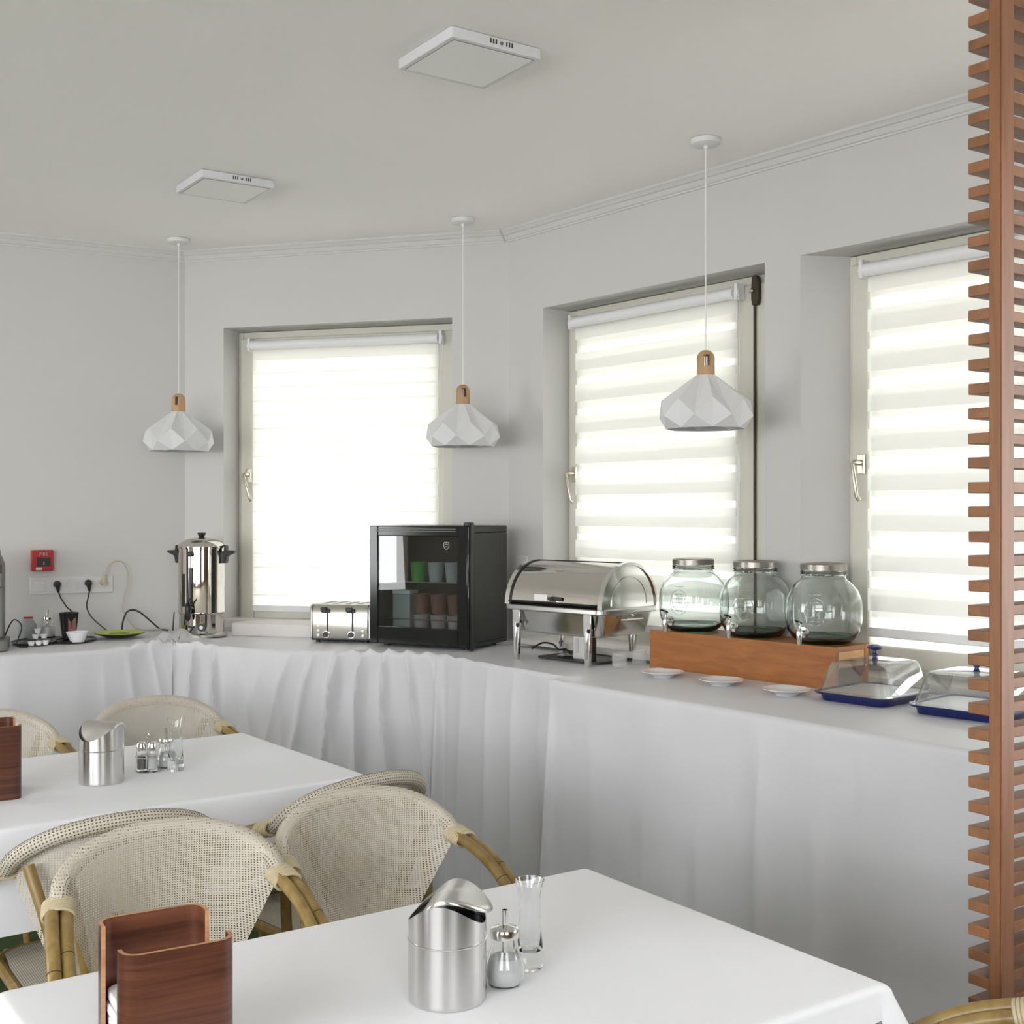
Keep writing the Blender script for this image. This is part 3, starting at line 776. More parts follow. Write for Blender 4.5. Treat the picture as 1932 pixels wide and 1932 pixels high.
# ------------------------------------------------------------------ chairs
def make_chair(label):
    o = thing('armchair', label, 'chair', (0, 0, FZ), 0, 'bistro armchairs around the dining tables')
    f = -FZ
    WX = .237
    arch_k = [(-WX, .0, .706 + f), (-.222, -.052, .750 + f), (-.165, -.098, .790 + f), (-.085, -.122, .811 + f), (0, -.130, .817 + f),
              (.085, -.122, .811 + f), (.165, -.098, .790 + f), (.222, -.052, .750 + f), (WX, .0, .706 + f)]
    arch = spline(arch_k, 8)
    # rolled rim of woven mesh
    mb = MB(); n = 12; ptsr = []; uvr = []
    m = len(arch); acc = 0; prev = None; core = []
    for i, p in enumerate(arch):
        d = (arch[min(i + 1, m - 1)] - arch[max(i - 1, 0)]).normalized()
        x = d.cross(Vector((0, 1, 0))).normalized(); y = d.cross(x)
        core.append(p)
        if i: acc += (p - arch[i - 1]).length
        row = []; ur = []
        for k in range(n + 1):
            a = 2 * pi * k / n; row.append(p + (x * cos(a) * .020 + y * sin(a) * .020)); ur.append((acc * .7, .02 * a * .7))
        ptsr.append(row); uvr.append(ur)
    mb.grid(ptsr, uvr); rim = mb.build('back_rim', 'weave', o)
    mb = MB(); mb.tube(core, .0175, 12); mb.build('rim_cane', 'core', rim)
    # mesh panel
    mb = MB(); rows = []; uvs = []; NV = 16
    bot = []
    for i, p in enumerate(arch):
        s = -1 + 2 * i / (m - 1)
        bot.append(Vector((.13 * s, -.122 + .03 * abs(s) ** 2, .44 + f)))
    VV = [0, .017, .034, .05] + [.05 + .95 * k / 13 for k in range(1, 14)]
    for v in VV:
        row = []; ur = []
        for i in range(m):
            d = (arch[min(i + 1, m - 1)] - arch[max(i - 1, 0)]).normalized(); nrm = Vector((0, 1, 0)).cross(d).normalized()
            if nrm.z < 0: nrm = -nrm
            fw = (Vector((0, 1, 0)) - d * d.y).normalized()
            if v < .05: a = pi / 2 * (1 - v / .05); p = arch[i] + nrm * (.0212 * sin(a)) + fw * (.0212 * cos(a))
            else: p = (arch[i] + fw * .0212).lerp(bot[i], (v - .05) / .95)
            bulge = -.014 * sin(pi * v) ** 2 * (1 - (abs(-1 + 2 * i / (m - 1))) ** 2)
            p = Vector((p.x, p.y + bulge, p.z)); row.append(p); ur.append((p.x * 1.0 + 5, p.z * 1.0))
        rows.append(row); uvs.append(ur)
    mb.grid(rows, uvs); mb.build('backrest', 'weave', o, flip=False)
    for s in (-1, 1):
        arm = spline([(s * WX, -.015, .712 + f), (s * .246, .05, .700 + f), (s * .256, .13, .670 + f), (s * .263, .21, .615 + f), (s * .264, .28, .52 + f), (s * .255, .325, .40 + f), (s * .245, .345, .22 + f), (s * .24, .36, 0.0)], 6)
        for q in (-1, 1):
            mb = MB(); pts = [p + Vector((q * .0135, 0, -.002 * abs(q) + .004 * q)) for p in arm]
            if q == 1: pass
            pts[-1].z = 0
            mb.tube(pts, .0142, 10); a_ = mb.build('arm_cane', 'bamboo', o)
            for k in (13 + (q > 0) * 3, 30 + (q > 0) * 2):
                if k < len(pts) - 1:
                    mb = MB(); d = (pts[k + 1] - pts[k]).normalized(); mb.cyl(pts[k] - d * .0009, pts[k] + d * .0009, .0147, 10)
                    mb.build('cane_joint', 'node', a_)
        # wrap
        mb = MB(); base = arm[0]
        for k in range(7):
            ii = k * .0072; p = Vector((s * WX, -.012, .712 + f)) + Vector((s * .0012 * k, ii * .93, -ii * .25))
            d = Vector((s * .1, .93, -.25)).normalized(); x = Vector((1, 0, 0)); x = (x - d * x.dot(d)).normalized(); y = d.cross(x)
            loop = []
            for w in range(18):
                a = 2 * pi * w / 18; loop.append(p + x * cos(a) * .0305 + y * sin(a) * .0185)
            mb.tube(loop, .0042, 6, closed=True)
        mb.build('rattan_wrap', 'wrap', o)
        # back leg and stay
        mb = MB(); pts = spline([(s * .205, -.085, .735 + f), (s * .165, -.150, .56 + f), (s * .150, -.180, .42 + f), (s * .175, -.205, .2 + f), (s * .20, -.225, 0)], 5); pts[-1].z = 0
        mb.tube(pts, .0135, 10); mb.build('leg', 'bamboo', o)
    # seat
    mb = MB(); mb.tube([(x, y + .075, .425 + f) for x, y in [(p[0], p[1]) for p in rrect(.42, .42, .09, 5)]], .0135, 8, closed=True); mb.build('seat_frame', 'bamboo', o)
    mb = MB(); rows = []; uvs = []
    for j in range(9):
        row = []; ur = []
        for i in range(9):
            x = -.200 + .40 * i / 8; y = -.125 + .40 * j / 8; x *= 1 - .18 * max(0, j / 8 - .6)
            row.append((x, y, .436 + f - .012 * (1 - (2 * i / 8 - 1) ** 2) * (1 - (2 * j / 8 - 1) ** 2))); ur.append((x, y))
        rows.append(row); uvs.append(ur)
    mb.grid(rows, uvs); mb.build('seat', 'weave', o, flip=False)
    return o
# local +y is the direction the sitter faces; rotation r turns +y
def chair_rot(axis_deg): return radians(axis_deg)
ch = make_chair('beige mesh bamboo armchair behind the wooden napkin holder, at left of the foreground table')
# chairs facing the foreground table: their local +x points to image left, so rotate by axis+180
ch.location = (-.730, 2.640, FZ); ch.rotation_euler = (0, 0, radians(180 + 29))
dup(ch, (-.333, 2.965, FZ), radians(180 + 36), 'beige mesh bamboo armchair directly behind the foreground steel bin')
dup(ch, (-.965, 2.925, FZ), radians(34), 'beige armchair seen from behind, tucked into the left table, at left frame edge')
dup(ch, (-.455, 3.33, FZ), radians(44), 'beige armchair tucked into the left table by its right corner, only rolled back rim showing')
dup(ch, (-1.29, 4.50, FZ), radians(180 + 38), 'beige armchair on the far side of the left table, behind the small steel bin')
dup(ch, (-1.80, 4.18, FZ), radians(180 + 38), 'beige armchair on the far side of the left table, cut by the left frame edge')
dup(ch, (.786, 1.775, FZ), radians(162 - 90), 'armchair below the slat screen, only a cane arm with cream binding in view')

# ------------------------------------------------------------------ slat screen
def screen():
    a = radians(34.0)
    py = 2.30; px = (1888 - 966) / 2300 * py
    o = thing('slat_screen', 'red-stained wooden screen of horizontal slats on a post, right edge', 'screen', (px, py, FZ), a)
    # local x runs along the slats, local y away from the camera; post front edge at the origin
    H = ZC - FZ
    pd = .0245; pw = .0425
    mb = MB(); mb.bb(.0035, pw, 0, pd, 0, H); mb.build('post', 'screenv', o, bevel=.0015)
    mb = MB(); mb.bb(0, .0028, .0022, pd, 0, H); mb.build('post_facing', 'screenv', o, bevel=.0006)
    L = .78
    mb = MB(); mb.bb(L - pw, L, 0, pd, 0, H); mb.build('post', 'screenv', o, bevel=.0015)
    pitch = .0474; z = 1.53 - FZ
    zs = []
    k = -40
    base = None
    for k in range(-33, 28):
        zc = z + k * pitch
        if zc < .03 or zc > H - .02: continue
        if base is None:
            mb = MB(); mb.box((L / 2, 0, 0), (L, .046, .0212)); base = mb.build('slat', 'screen', o, bevel=.0016)
            s = base
        else:
            s = base.copy(); COL.objects.link(s); s.parent = o
        s.location = (random.uniform(-.001, .0012), pd + .0235, zc + random.uniform(-.0008, .0008))
        s.rotation_euler = (0, random.uniform(-.0008, .0008), 0)
    return o
screen()

# ------------------------------------------------------------------ objects on the foreground table
TZ = .7525
def bin_(x, y, rz, tilt, label):
    o = thing('table_bin', label, 'bin', (x, y, TZ), rz, 'steel table bins')
    R = .0625; N = 48
    def rimz(a, r=R):
        c = r * cos(a) / R; return .126 + .038 * cos(c * pi / 2)
    mb = MB(); mb.lathe([(0, 0), (R - .002, 0), (R - .0005, .0015), (R, .004), (R, .006), (R, .094), (R, .096), (R - .001, .0968)], n=N); mb.build('body', 'steel', o, angle=25)
    mb = MB(); vs = []; fs = []
    for ri, r in enumerate((R, R, R - .0012, R - .0012)):
        for k in range(N):
            a = 2 * pi * k / N; z = .0985 if ri in (0, 3) else rimz(a); vs.append((r * cos(a), r * sin(a), z))
    for i in range(3):
        for k in range(N): l = (k + 1) % N; fs.append((i * N + k, i * N + l, (i + 1) * N + l, (i + 1) * N + k))
    mb.add(vs, fs); mb.build('collar', 'steel', o)
    mb = MB(); mb.lathe([(R + .0003, .0955), (R + .0016, .0965), (R + .0016, .0982), (R - .001, .099), (R - .004, .0975)], n=N); mb.build('seam_ring', 'chrome', o)
    mb = MB(); mb.lathe([(R - .002, .06), (R - .003, .12), (.03, .122), (0, .122)], n=N); mb.build('liner', 'black', o)
    # swing lid: curved disc
    mb = MB(); rows = []; M = 14
    vs = [(0, 0, 0)]; fs = []
    for i in range(1, M + 1):
        for k in range(N):
            a = 2 * pi * k / N; r = (R + .0005) * i / M; x, yy = r * cos(a), r * sin(a)
            vs.append((x, yy, .040 * cos(x / R * pi / 2) - .040 - (.006 if i == M else 0)))
    for k in range(N): fs.append((0, 1 + k, 1 + (k + 1) % N))
    for i in range(M - 1):
        for k in range(N):
            l = (k + 1) % N; fs.append((1 + i * N + k, 1 + (i + 1) * N + k, 1 + (i + 1) * N + l, 1 + i * N + l))
    mb.add(vs, fs)
    q = mb.build('lid', 'steel', o, solid=.0012, angle=50); q.location = (0, 0, .165 + abs(tilt) * .03); q.rotation_euler = (0, -tilt, 0)
    return o
bin_(-.1035, 1.952, radians(-8), radians(14.5), 'brushed steel table bin with tilted lid on the foreground table')
bin_(-1.182, 3.51, radians(66), radians(14), 'smaller-looking steel table bin on the left table before a chair')

def pourer(x, y, z, label, s=1.0):
    o = thing('sugar_pourer', label, 'sugar pourer', (x, y, z), 0.0, 'glass sugar pourers')
    outer = [(0, 0), (.022, 0), (.0285, .003), (.033, .014), (.0335, .024), (.031, .036), (.026, .050), (.0225, .062), (.0215, .072), (.0215, .080)]
    inner = [(r - .0022 if r > .004 else 0, h + .003 if i < 2 else h) for i, (r, h) in enumerate(outer)]
    mb = MB(); mb.lathe([(r * s, h * s) for r, h in outer + inner[::-1]], n=32); mb.build('glass_bottle', 'glass', o)
    fill = [(0, .0036), (.0255, .0045), (.0302, .014), (.0306, .024), (.0284, .036), (.0248, .046), (.012, .049), (0, .0485)]
    mb = MB(); mb.lathe([(r * s, h * s) for r, h in fill], n=28); mb.build('sugar', 'sugar', o)
    mb = MB(); mb.lathe([(.0215 * s, .078 * s), (.0238 * s, .078 * s), (.0242 * s, .088 * s), (.0225 * s, .0925 * s), (.012 * s, .0955 * s), (.0062 * s, .098 * s), (0, .098 * s)], n=32); mb.build('screw_lid', 'chrome', o)
    mb = MB(); mb.lathe([(.0042 * s, .05 * s), (.0052 * s, .05 * s), (.0052 * s, .122 * s), (.0042 * s, .1225 * s)], n=16, closed=True); q = mb.build('spout', 'chrome', o)
    return o
pourer(-.012, 2.008, TZ, 'glass sugar pourer with chrome spout beside the foreground steel bin')
def vase(x, y, z, label, h=.150):
    o = thing('bud_vase', label, 'vase', (x, y, z), 0.1, 'clear glass bud vases')
    k = h / .150
    out = [(0, 0), (.0215, 0), (.0235, .003), (.0240, .020), (.0225, .040), (.0195, .065), (.0178, .090), (.0180, .115), (.0205, .135), (.0255, .150)]
    inn = [(.0243, .150), (.0192, .135), (.0167, .115), (.0165, .090), (.0178, .065), (.0195, .045), (.0150, .030), (0, .026)]
    mb = MB(); mb.lathe([(r, q * k) for r, q in out + inn], n=36); mb.build('glass_body', 'glass', o)
    return o
vase(.030, 2.082, TZ, 'tall clear glass bud vase behind the foreground sugar pourer')

# plywood napkin holder
def holder(x, y, rz, label, label_n, nap=True):
    o = thing('napkin_holder', label, 'napkin holder', (x, y, TZ), rz, 'walnut plywood napkin holders')
    W, D, H, T = .146, .172, .198, .006
    mb = MB(); mb.prism(rrect(W - .012, D - .012, .02, 4), .0005, .008); mb.build('base', 'walnut', o, bevel=.001)
    def cshape(sy, depth):
        # path of the C in plan, centre line; back wall at sy*D/2, returns going inwards
        r = .022; hw = W / 2; y0 = sy * D / 2; pts = []
        pts.append((-hw, y0 - sy * depth))
        pts.append((-hw, y0 - sy * r))
        for k in range(1, 7):
            a = k / 6 * pi / 2; pts.append((-hw + r - r * cos(a), y0 - sy * (r - r * sin(a))))
        for k in range(0, 7):
            a = k / 6 * pi / 2; pts.append((hw - r + r * sin(a), y0 - sy * (r - r * cos(a))))
        pts.append((hw, y0 - sy * depth))
        return pts
    for sy, depth, top in ((1, .040, H), (-1, .032, H)):
        path = cshape(sy, depth); n = len(path)
        off = []
        for i, p in enumerate(path):
            a = Vector(path[max(i - 1, 0)]); b = Vector(path[min(i + 1, n - 1)]); d = (b - a).normalized(); nn = Vector((-d.y, d.x)) * T / 2
            off.append(((p[0] + nn.x, p[1] + nn.y), (p[0] - nn.x, p[1] - nn.y)))
        mb = MB(); vs = []
        for (a, b) in off: vs += [(a[0], a[1], 0), (b[0], b[1], 0), (b[0], b[1], top), (a[0], a[1], top)]
        fs = []; mats = []
        for i in range(n - 1):
            for k in range(4):
                l = (k + 1) % 4; fs.append((i * 4 + k, (i + 1) * 4 + k, (i + 1) * 4 + l, i * 4 + l)); mats.append(1 if k == 2 else 0)
        fs += [(0, 1, 2, 3), tuple((n - 1) * 4 + q for q in (3, 2, 1, 0))]; mats += [1, 1]
        mb.add(vs, fs); mb.mi = mats
        mb.build('plywood_wall', ['walnut', 'ply'], o, angle=50)
    if nap:
        for k in range(6):
            q = MB(); q.prism(rrect(.132, .156, .02, 4), 0, .0135)
            p = q.build('napkin', 'ceram' if False else 'cloth', None, bevel=.003)
            p.location = (x + random.uniform(-.001, .001), y + random.uniform(-.001, .001), TZ + .0085 + k * .0165); p.rotation_euler = (0.0, radians(0), rz + random.uniform(-.03, .03))
            tag(p, label_n % ('lowest', 'fifth from the top', 'fourth from the top', 'third from the top', 'second from the top', 'topmost')[k], 'napkin', 'folded napkins in the foreground holder')
    return o
holder(-.484, 1.698, radians(30), 'walnut plywood napkin holder with two curved walls, bottom left foreground', 'thick folded white napkin in the foreground walnut holder, %s in the stack')
holder(-1.437, 3.345, radians(30), 'walnut plywood napkin holder on the left table, cut by the left frame edge', '', nap=False)

# condiment set on the left table
o = thing('cruet_stand', 'chrome cruet stand with shakers on the left table', 'cruet stand', (-1.092, 3.655, TZ), radians(20))
mb = MB(); mb.lathe([(0, 0), (.034, 0), (.036, .002), (.033, .004), (0, .004)], n=28, sx=1.1); mb.build('base_plate', 'chrome', o)
mb = MB(); mb.tube([(0.0, .012, .003), (0.0, .012, .095), (.006, .012, .105), (.0, .012, .113), (-.006, .012, .105), (0, .012, .097)], .0018, 8); mb.build('stem', 'chrome', o)
mb = MB(); mb.tube([(.036 * cos(2 * pi * k / 28), .031 * sin(2 * pi * k / 28), .045) for k in range(28)], .0015, 6, closed=True); mb.build('ring', 'chrome', o)
def shaker(dx, fill, label):
    s = thing('shaker', label, 'shaker', (-1.092 + dx, 3.650 - .004, TZ + .0045), 0)
    mb = MB(); mb.lathe([(0, 0), (.0145, 0), (.016, .003), (.0155, .03), (.0135, .058), (.012, .064), (.0105, .064), (.012, .057), (.0138, .03), (.013, .005), (0, .005)], n=20); mb.build('glass_body', 'glass', s)
    mb = MB(); mb.lathe([(0, .0055), (.0122, .006), (.013, .03), (.0122, .042), (0, .043)], n=18); mb.build('salt' if fill == 'sugar' else 'pepper', fill, s)
    mb = MB(); mb.lathe([(.0125, .060), (.0148, .060), (.0148, .076), (.012, .084), (.005, .088), (0, .088)], n=20); mb.build('cap', 'chrome', s)
    return s
shaker(-.0165, 'grey', 'dark pepper shaker in the chrome stand on the left table')
shaker(.0165, 'sugar', 'white salt shaker in the chrome stand on the left table')
pourer(-1.055, 3.715, TZ, 'glass sugar pourer with chrome spout on the left table, behind the cruet stand', .96)
vase(-1.012, 3.668, TZ, 'clear glass bud vase on the left table beside the cruet stand', .158)

# ------------------------------------------------------------------ fridge
def cyl_thing(name, label, cat, loc, prof, m, group=None, n=20, parent_part=None):
    mb = MB(); mb.lathe(prof, n=n); o = mb.build(name, m); o.location = loc; return tag(o, label, cat, group)
FA = radians(-27)
FLc = Vector((-.652, 5.585, 0)) * KS; fd = Vector((cos(FA), sin(FA), 0)); fb = Vector((-sin(FA), cos(FA), 0))
FW, FD, FH = .498, .363, .534
fr = thing('mini_fridge', 'black glass-door mini fridge in the corner between two windows', 'fridge', (FLc.x, FLc.y, BZ + .006), FA)
T = .03
mb = MB(); mb.bb(0, FW, .055, FD, .012, T); mb.bb(0, FW, .055, FD, FH - T, FH); mb.bb(0, T, .055, FD, T, FH - T); mb.bb(FW - T, FW, .055, FD, T, FH - T); mb.bb(T, FW - T, FD - .02, FD, T, FH - T)
mb.build('cabinet', 'dkgrey', fr, bevel=.004)
mb = MB(); mb.bb(T, FW - T, FD - .024, FD - .0205, T, FH - T); mb.bb(T + .0005, T + .003, .06, FD - .024, T, FH - T); mb.bb(FW - T - .003, FW - T - .0005, .06, FD - .024, T, FH - T); mb.build('inner_liner', 'dkgrey', fr)
dr = MB(); sw = .042
dr.bb(0, sw, 0, .05, .014, FH); dr.bb(FW - sw - .012, FW - .002, 0, .05, .014, FH); dr.bb(sw, FW - sw, 0, .05, FH - .045, FH); dr.bb(sw, FW - sw, 0, .05, .014, .09)
door = dr.build('door', 'blackg', fr, bevel=.004)
mb = MB(); mb.bb(sw - .004, FW - sw - .008, .006, .010, .088, FH - .043); mb.build('door_glass', 'fridgeglass', door, smooth=False)
mb = MB()
for zz in (.012, .022): mb.bb(.03, FW - .06, -.001, .002, FH - zz - .003, FH - zz)
mb.build('trim_line', 'grey', door, smooth=False)
# badge
mb = MB(); pts = spline([(-.011, .013, 0), (-.012, -.004, 0), (0, -.016, 0), (.012, -.004, 0), (.011, .013, 0), (0, .015, 0)], 4, closed=True)
mb.tube([(p.x, 0, p.y) for p in pts], .0009, 6, closed=True); mb.bb(-.008, .008, -.0005, .0005, .006, .008); mb.bb(-.006, .006, -.0005, .0005, -.004, -.0025)
q = mb.build('badge', 'whitep', door); q.location = (FW - .105, -.0012, FH - .085)
mb = MB(); mb.bb(FW - .024, FW - .001, .004, .054, FH, FH + .015); mb.bb(FW - .004, FW + .004, .02, .05, .0, FH + .012); mb.build('hinge_cover', 'black', fr, bevel=.002)
mb = MB(); mb.bb(T, FW - T, .07, FD - .025, .283, .287); mb.build('shelf', 'clear', fr, smooth=False)
mb = MB(); mb.cyl((T, .068, .285), (FW - T, .068, .285), .003, 8); mb.cyl((T, .068, .12), (FW - T, .068, .12), .003, 8); mb.build('shelf_rail', 'steel2', fr)
for x in (.04, FW - .05):
    for y in (.08, FD - .04):
        mb = MB(); mb.lathe([(.014, -.006), (.014, .013)], c=(x, y, 0), n=12); mb.build('foot', 'black', fr)
mb = MB(); mb.bb(T, FW - T, .075, FD - .03, .030, .062); mb.build('compressor_step', 'dkgrey', fr, bevel=.004)
def infr(x, y, z): p = FLc + fd * x + fb * y; return (p.x, p.y, BZ + .006 + z)
cup = [(0, 0), (.029, 0), (.037, .082), (.038, .085), (.035, .085), (.026, .003), (0, .003)]
for x, m, lab in ((.192, 'green', 'green yoghurt pot on the upper fridge shelf, leftmost'), (.282, 'greyl', 'grey pot on the upper fridge shelf, between green pot and grey pot'), (.368, 'greyl', 'grey pot on the upper fridge shelf, nearest the hinge')):
    cyl_thing('pot', lab, 'pot', infr(x, .10, .2875), cup, m, 'pots on the upper fridge shelf')
for i, x in enumerate((.192, .280, .366)):
    w = ('leftmost', 'middle', 'rightmost')[i]
    cyl_thing('pot', 'brown dessert pot in the fridge, %s of the upper row below the shelf' % w, 'pot', infr(x, .125, .145), cup, 'brown', 'brown pots in the fridge')
    cyl_thing('pot', 'pale pink pot at the fridge bottom, %s of three' % w, 'pot', infr(x, .125, .0625), [(r, z * .9) for r, z in cup], 'pink', 'pink pots in the fridge')
j = thing('carton', 'clear tall container with pale lid at lower left inside the fridge', 'container', infr(.098, .14, .0625), FA)
mb = MB(); mb.bb(-.045, .045, -.035, .035, 0, .165); mb.build('body', 'greyl', j, bevel=.004)
mb = MB(); mb.bb(-.047, .047, -.037, .037, .165, .182); mb.build('lid', 'whitep', j, bevel=.003)

# ------------------------------------------------------------------ toaster
TA = radians(-12)
to = thing('toaster', 'four-slice chrome toaster left of the black fridge', 'toaster', (-.922, 5.560, BZ + .002), TA); to.scale = (KS, KS, KS)
TW, TD, TH = .300, .20, .185
mb = MB(); mb.bb(.004, TW - .004, .006, TD - .004, .014, .03); mb.build('base', 'black', to, bevel=.004)
prof = []
mb = MB()
pr = [(.004, .022), (.0, .05), (-.002, .10), (.0, .14), (.003, .160), (.009, .176), (.02, TH), (TD - .02, TH), (TD - .006, .176), (TD, .16), (TD, .022)]
mb.prism_ax(pr, .012, TW - .012, 'x'); mb.build('shell', 'toast', to, bevel=.004)
for x0, x1 in ((0, .0125), (TW - .0125, TW)):
    mb = MB(); mb.prism_ax([(y - .001 if y < .1 else y + .001, z) for y, z in [(0, .022), (.0, .16), (.006, .176), (.02, TH), (TD - .02, TH), (TD - .006, .176), (TD, .16), (TD, .022)]], x0, x1, 'x'); mb.build('side_panel', 'steel2', to, bevel=.005)
for x in (.088, .212):
    mb = MB(); mb.bb(x - .0035, x + .0035, -.0035, .004, .055, .158); mb.build('lever_slot', 'black', to)
    mb = MB(); mb.bb(x - .022, x + .008, -.024, .0, .146, .166); mb.bb(x - .026, x + .004, -.028, -.006, .152, .172); mb.build('lever', 'black', to, bevel=.003)
    mb = MB(); mb.cyl((x - .006, .001, .043), (x - .006, -.016, .043), .014, 20, .0125); mb.build('dial', 'black', to)
    mb = MB(); mb.cyl((x - .006, .001, .043), (x - .006, -.006, .043), .0165, 20); mb.build('dial_ring', 'chrome', to)
for x in (.042, .262):
    for z in (.040, .062, .084):
        mb = MB(); mb.cyl((x, .001, z), (x, -.004, z), .0062, 14); b_ = mb.build('button', 'steel2', to)
        mb = MB(); mb.cyl((x, -.003, z), (x, -.0055, z), .0034, 12); mb.build('button_cap', 'whitep', b_)
mb = MB()
for x in (.045, .10, .165, .22): mb.bb(x, x + .028, .03, TD - .03, TH - .002, TH + .0008)
mb.build('bread_slots', 'black', to, smooth=False)
for x in (.03, TW - .03):
    for y in (.03, TD - .03): mb = MB(); mb.lathe([(.010, -.002), (.010, .015)], c=(x, y, 0), n=10); mb.build('foot', 'black', to)
mb = MB(); mb.tube(spline([(.17, .03, TH + .003), (.185, .03, TH + .012), (.195, .03, TH + .002)], 5), .0012, 6); mb.tube(spline([(.24, .03, TH + .002), (.262, .03, TH + .008), (.28, .03, TH + .003)], 5), .0012, 6); mb.build('bun_rack_wire', 'chrome', to)

# ------------------------------------------------------------------ water urn
ur = thing('water_urn', 'tall polished steel hot water urn with black handles by the left corner', 'urn', (-1.535 * KS, 6.03 * KS, BZ + .008), radians(-12)); ur.scale = (KS, KS, KS)
R = .112
mb = MB(); mb.lathe([(0, .0), (R + .008, .0), (R + .012, .004), (R + .012, .012), (R - .002, .020), (0, .02)], n=40); mb.build('base', 'steel2', ur)
mb = MB(); mb.lathe([(R - .012, .015), (R - .004, .018), (R - .004, .112), (R + .002, .118), (R + .002, .122), (R, .126), (R, .432), (R + .004, .434), (R + .004, .440), (R - .004, .442)], n=48); mb.build('body', 'mirror', ur)
mb = MB(); mb.lathe([(R + .001, .440), (R + .001, .446), (R - .012, .462), (R - .035, .476), (R - .07, .484), (.012, .487), (0, .487)], n=48); mb.build('lid', 'mirror', ur)
mb = MB(); mb.lathe([(.012, .486), (.014, .489), (.021, .506), (.021, .510), (0, .511)], n=20); mb.build('lid_knob', 'black', ur)
for s in (-1, 1):
    mb = MB()
    mb.prism_ax([(s * (R - .002), .36), (s * (R + .022), .36), (s * (R + .028), .395), (s * (R + .065), .412), (s * (R + .066), .422), (s * (R + .025), .424), (s * (R + .022), .448), (s * (R + .004), .449), (s * (R + .003), .440), (s * (R + .014), .438), (s * (R + .012), .42), (s * (R - .002), .415)], -.017, .017)
    mb.build('handle', 'black', ur, bevel=.003)
mb = MB(); mb.tube([(0, -R - .012, .165), (0, -R - .012, .400)], .0062, 10); mb.build('level_gauge', 'glass', ur)
mb = MB(); mb.cyl((0, -R - .012, .165), (0, -R - .012, .340), .0036, 8); mb.build('water_column', 'grey', ur)
mb = MB(); mb.cyl((0, -R - .022, .408), (0, -R + .004, .408), .013, 16); mb.build('gauge_cap', 'black', ur)
mb = MB(); mb.cyl((0, -R + .005, .150), (0, -R - .03, .150), .010, 12); mb.lathe([(.007, .085), (.0125, .10), (.015, .14), (.013, .165), (.006, .172)], c=(0, -R - .034, 0), n=16)
mb.tube([(0, -R - .034, .170), (.008, -R - .036, .185), (.028, -R - .04, .202)], [.006, .005, .004], 8); mb.build('tap', 'black', ur)
mb = MB(); mb.cyl((.052, -R * .89 + .004, .052), (.056, -R * .89 - .018, .052), .020, 22); dl = mb.build('thermostat_dial', 'black', ur)
mb = MB(); mb.cyl((.056, -R * .89 - .0175, .052), (.0565, -R * .89 - .021, .052), .009, 16); mb.build('dial_cap', 'whitep', dl)
mb = MB(); mb.bb(-.016, .016, -.001, .001, -.003, .003)
for x in (-.014, -.004, .006): mb.bb(x, x + .006, -.0015, -.0005, -.004, .004)
q = mb.build('print_mark', 'dkgrey', ur); q.location = (0, -R + .0035, .052)
mb = MB(); mb.box((-.045, -R * .90, .23), (.022, .004, .16), radians(-24)); mb.build('side_label', 'dkgrey', ur, bevel=.001)

s_ = MB(); s_.tube([(0, 0, 0), (.004, .008, .09)], [.004, .0028], 8)
o = s_.build('stick', 'black'); o.location = (-1.63, 5.86, BZ + .03); tag(o, 'thin black stick leaning upright at the left of the urn', 'stick')

# ------------------------------------------------------------------ wall A things
fa = thing('fire_alarm_box', 'red fire alarm call point on the left wall above the sockets', 'fire alarm', wp('A', .755, 0, 1.298), wrot('A'))
mb = MB(); mb.bb(-.050, .050, -.04, 0, -.050, .050); mb.build('housing', 'red', fa, bevel=.005, seg=3)
mb = MB(); mb.bb(-.026, .036, -.0435, -.040, -.027, .014); gl_ = mb.build('break_glass', 'dkgrey', fa, bevel=.002)
mb = MB(); mb.bb(0, .010, -.0445, -.0435, -.020, -.018); mb.bb(0, .010, -.0445, -.0435, -.014, -.012); mb.bb(.003, .007, -.0445, -.0435, -.012, -.004); mb.build('symbol', 'greym', gl_)
mb = MB(); mb.bb(-.030, -.004, -.0415, -.040, -.046, -.033); mb.build('sticker', 'sill', fa)
text_mesh('FIRE', .021, .0006, 'lettering', 'pink', fa, Matrix.Translation((.004, -.0408, .030)) @ Matrix.Rotation(pi / 2, 4, 'X'))

ss = thing('socket_strip', 'white five-gang socket strip on the left wall below the fire alarm', 'socket strip', wp('A', .893, 0, 1.176), wrot('A'))
mb = MB(); mb.bb(-.192, .193, -.009, 0, -.042, .042); mb.build('cover_frame', 'socketw', ss, bevel=.004)
UX = [-.150, -.069, .002, .074, .146]
mb = MB(); mb.bb(UX[0] - .028, UX[0] + .028, -.0125, -.009, -.028, .028); sw_ = mb.build('rocker_switch', 'socketw', ss, bevel=.002)
mb = MB(); mb.bb(UX[0] + .014, UX[0] + .020, -.0132, -.012, .010, .014); mb.build('indicator', 'led', sw_)
for x in UX[1:]:
    mb = MB(); mb.lathe([(.0275, 0), (.0275, .003), (.0195, .003), (.0195, -.004), (0, -.004)], n=28); q = mb.build('socket_insert', 'socketw', ss)
    q.rotation_euler = (pi / 2, 0, 0); q.location = (x, -.0095, 0)
    mb = MB()
    for dx in (-.0095, .0095): mb.cyl((x + dx, -.006, 0), (x + dx, -.0058, 0), .0024, 8)
    mb.build('pin_holes', 'dkgrey', ss)
def wpt(u, n, z): return Vector(wp('A', u, n, z))
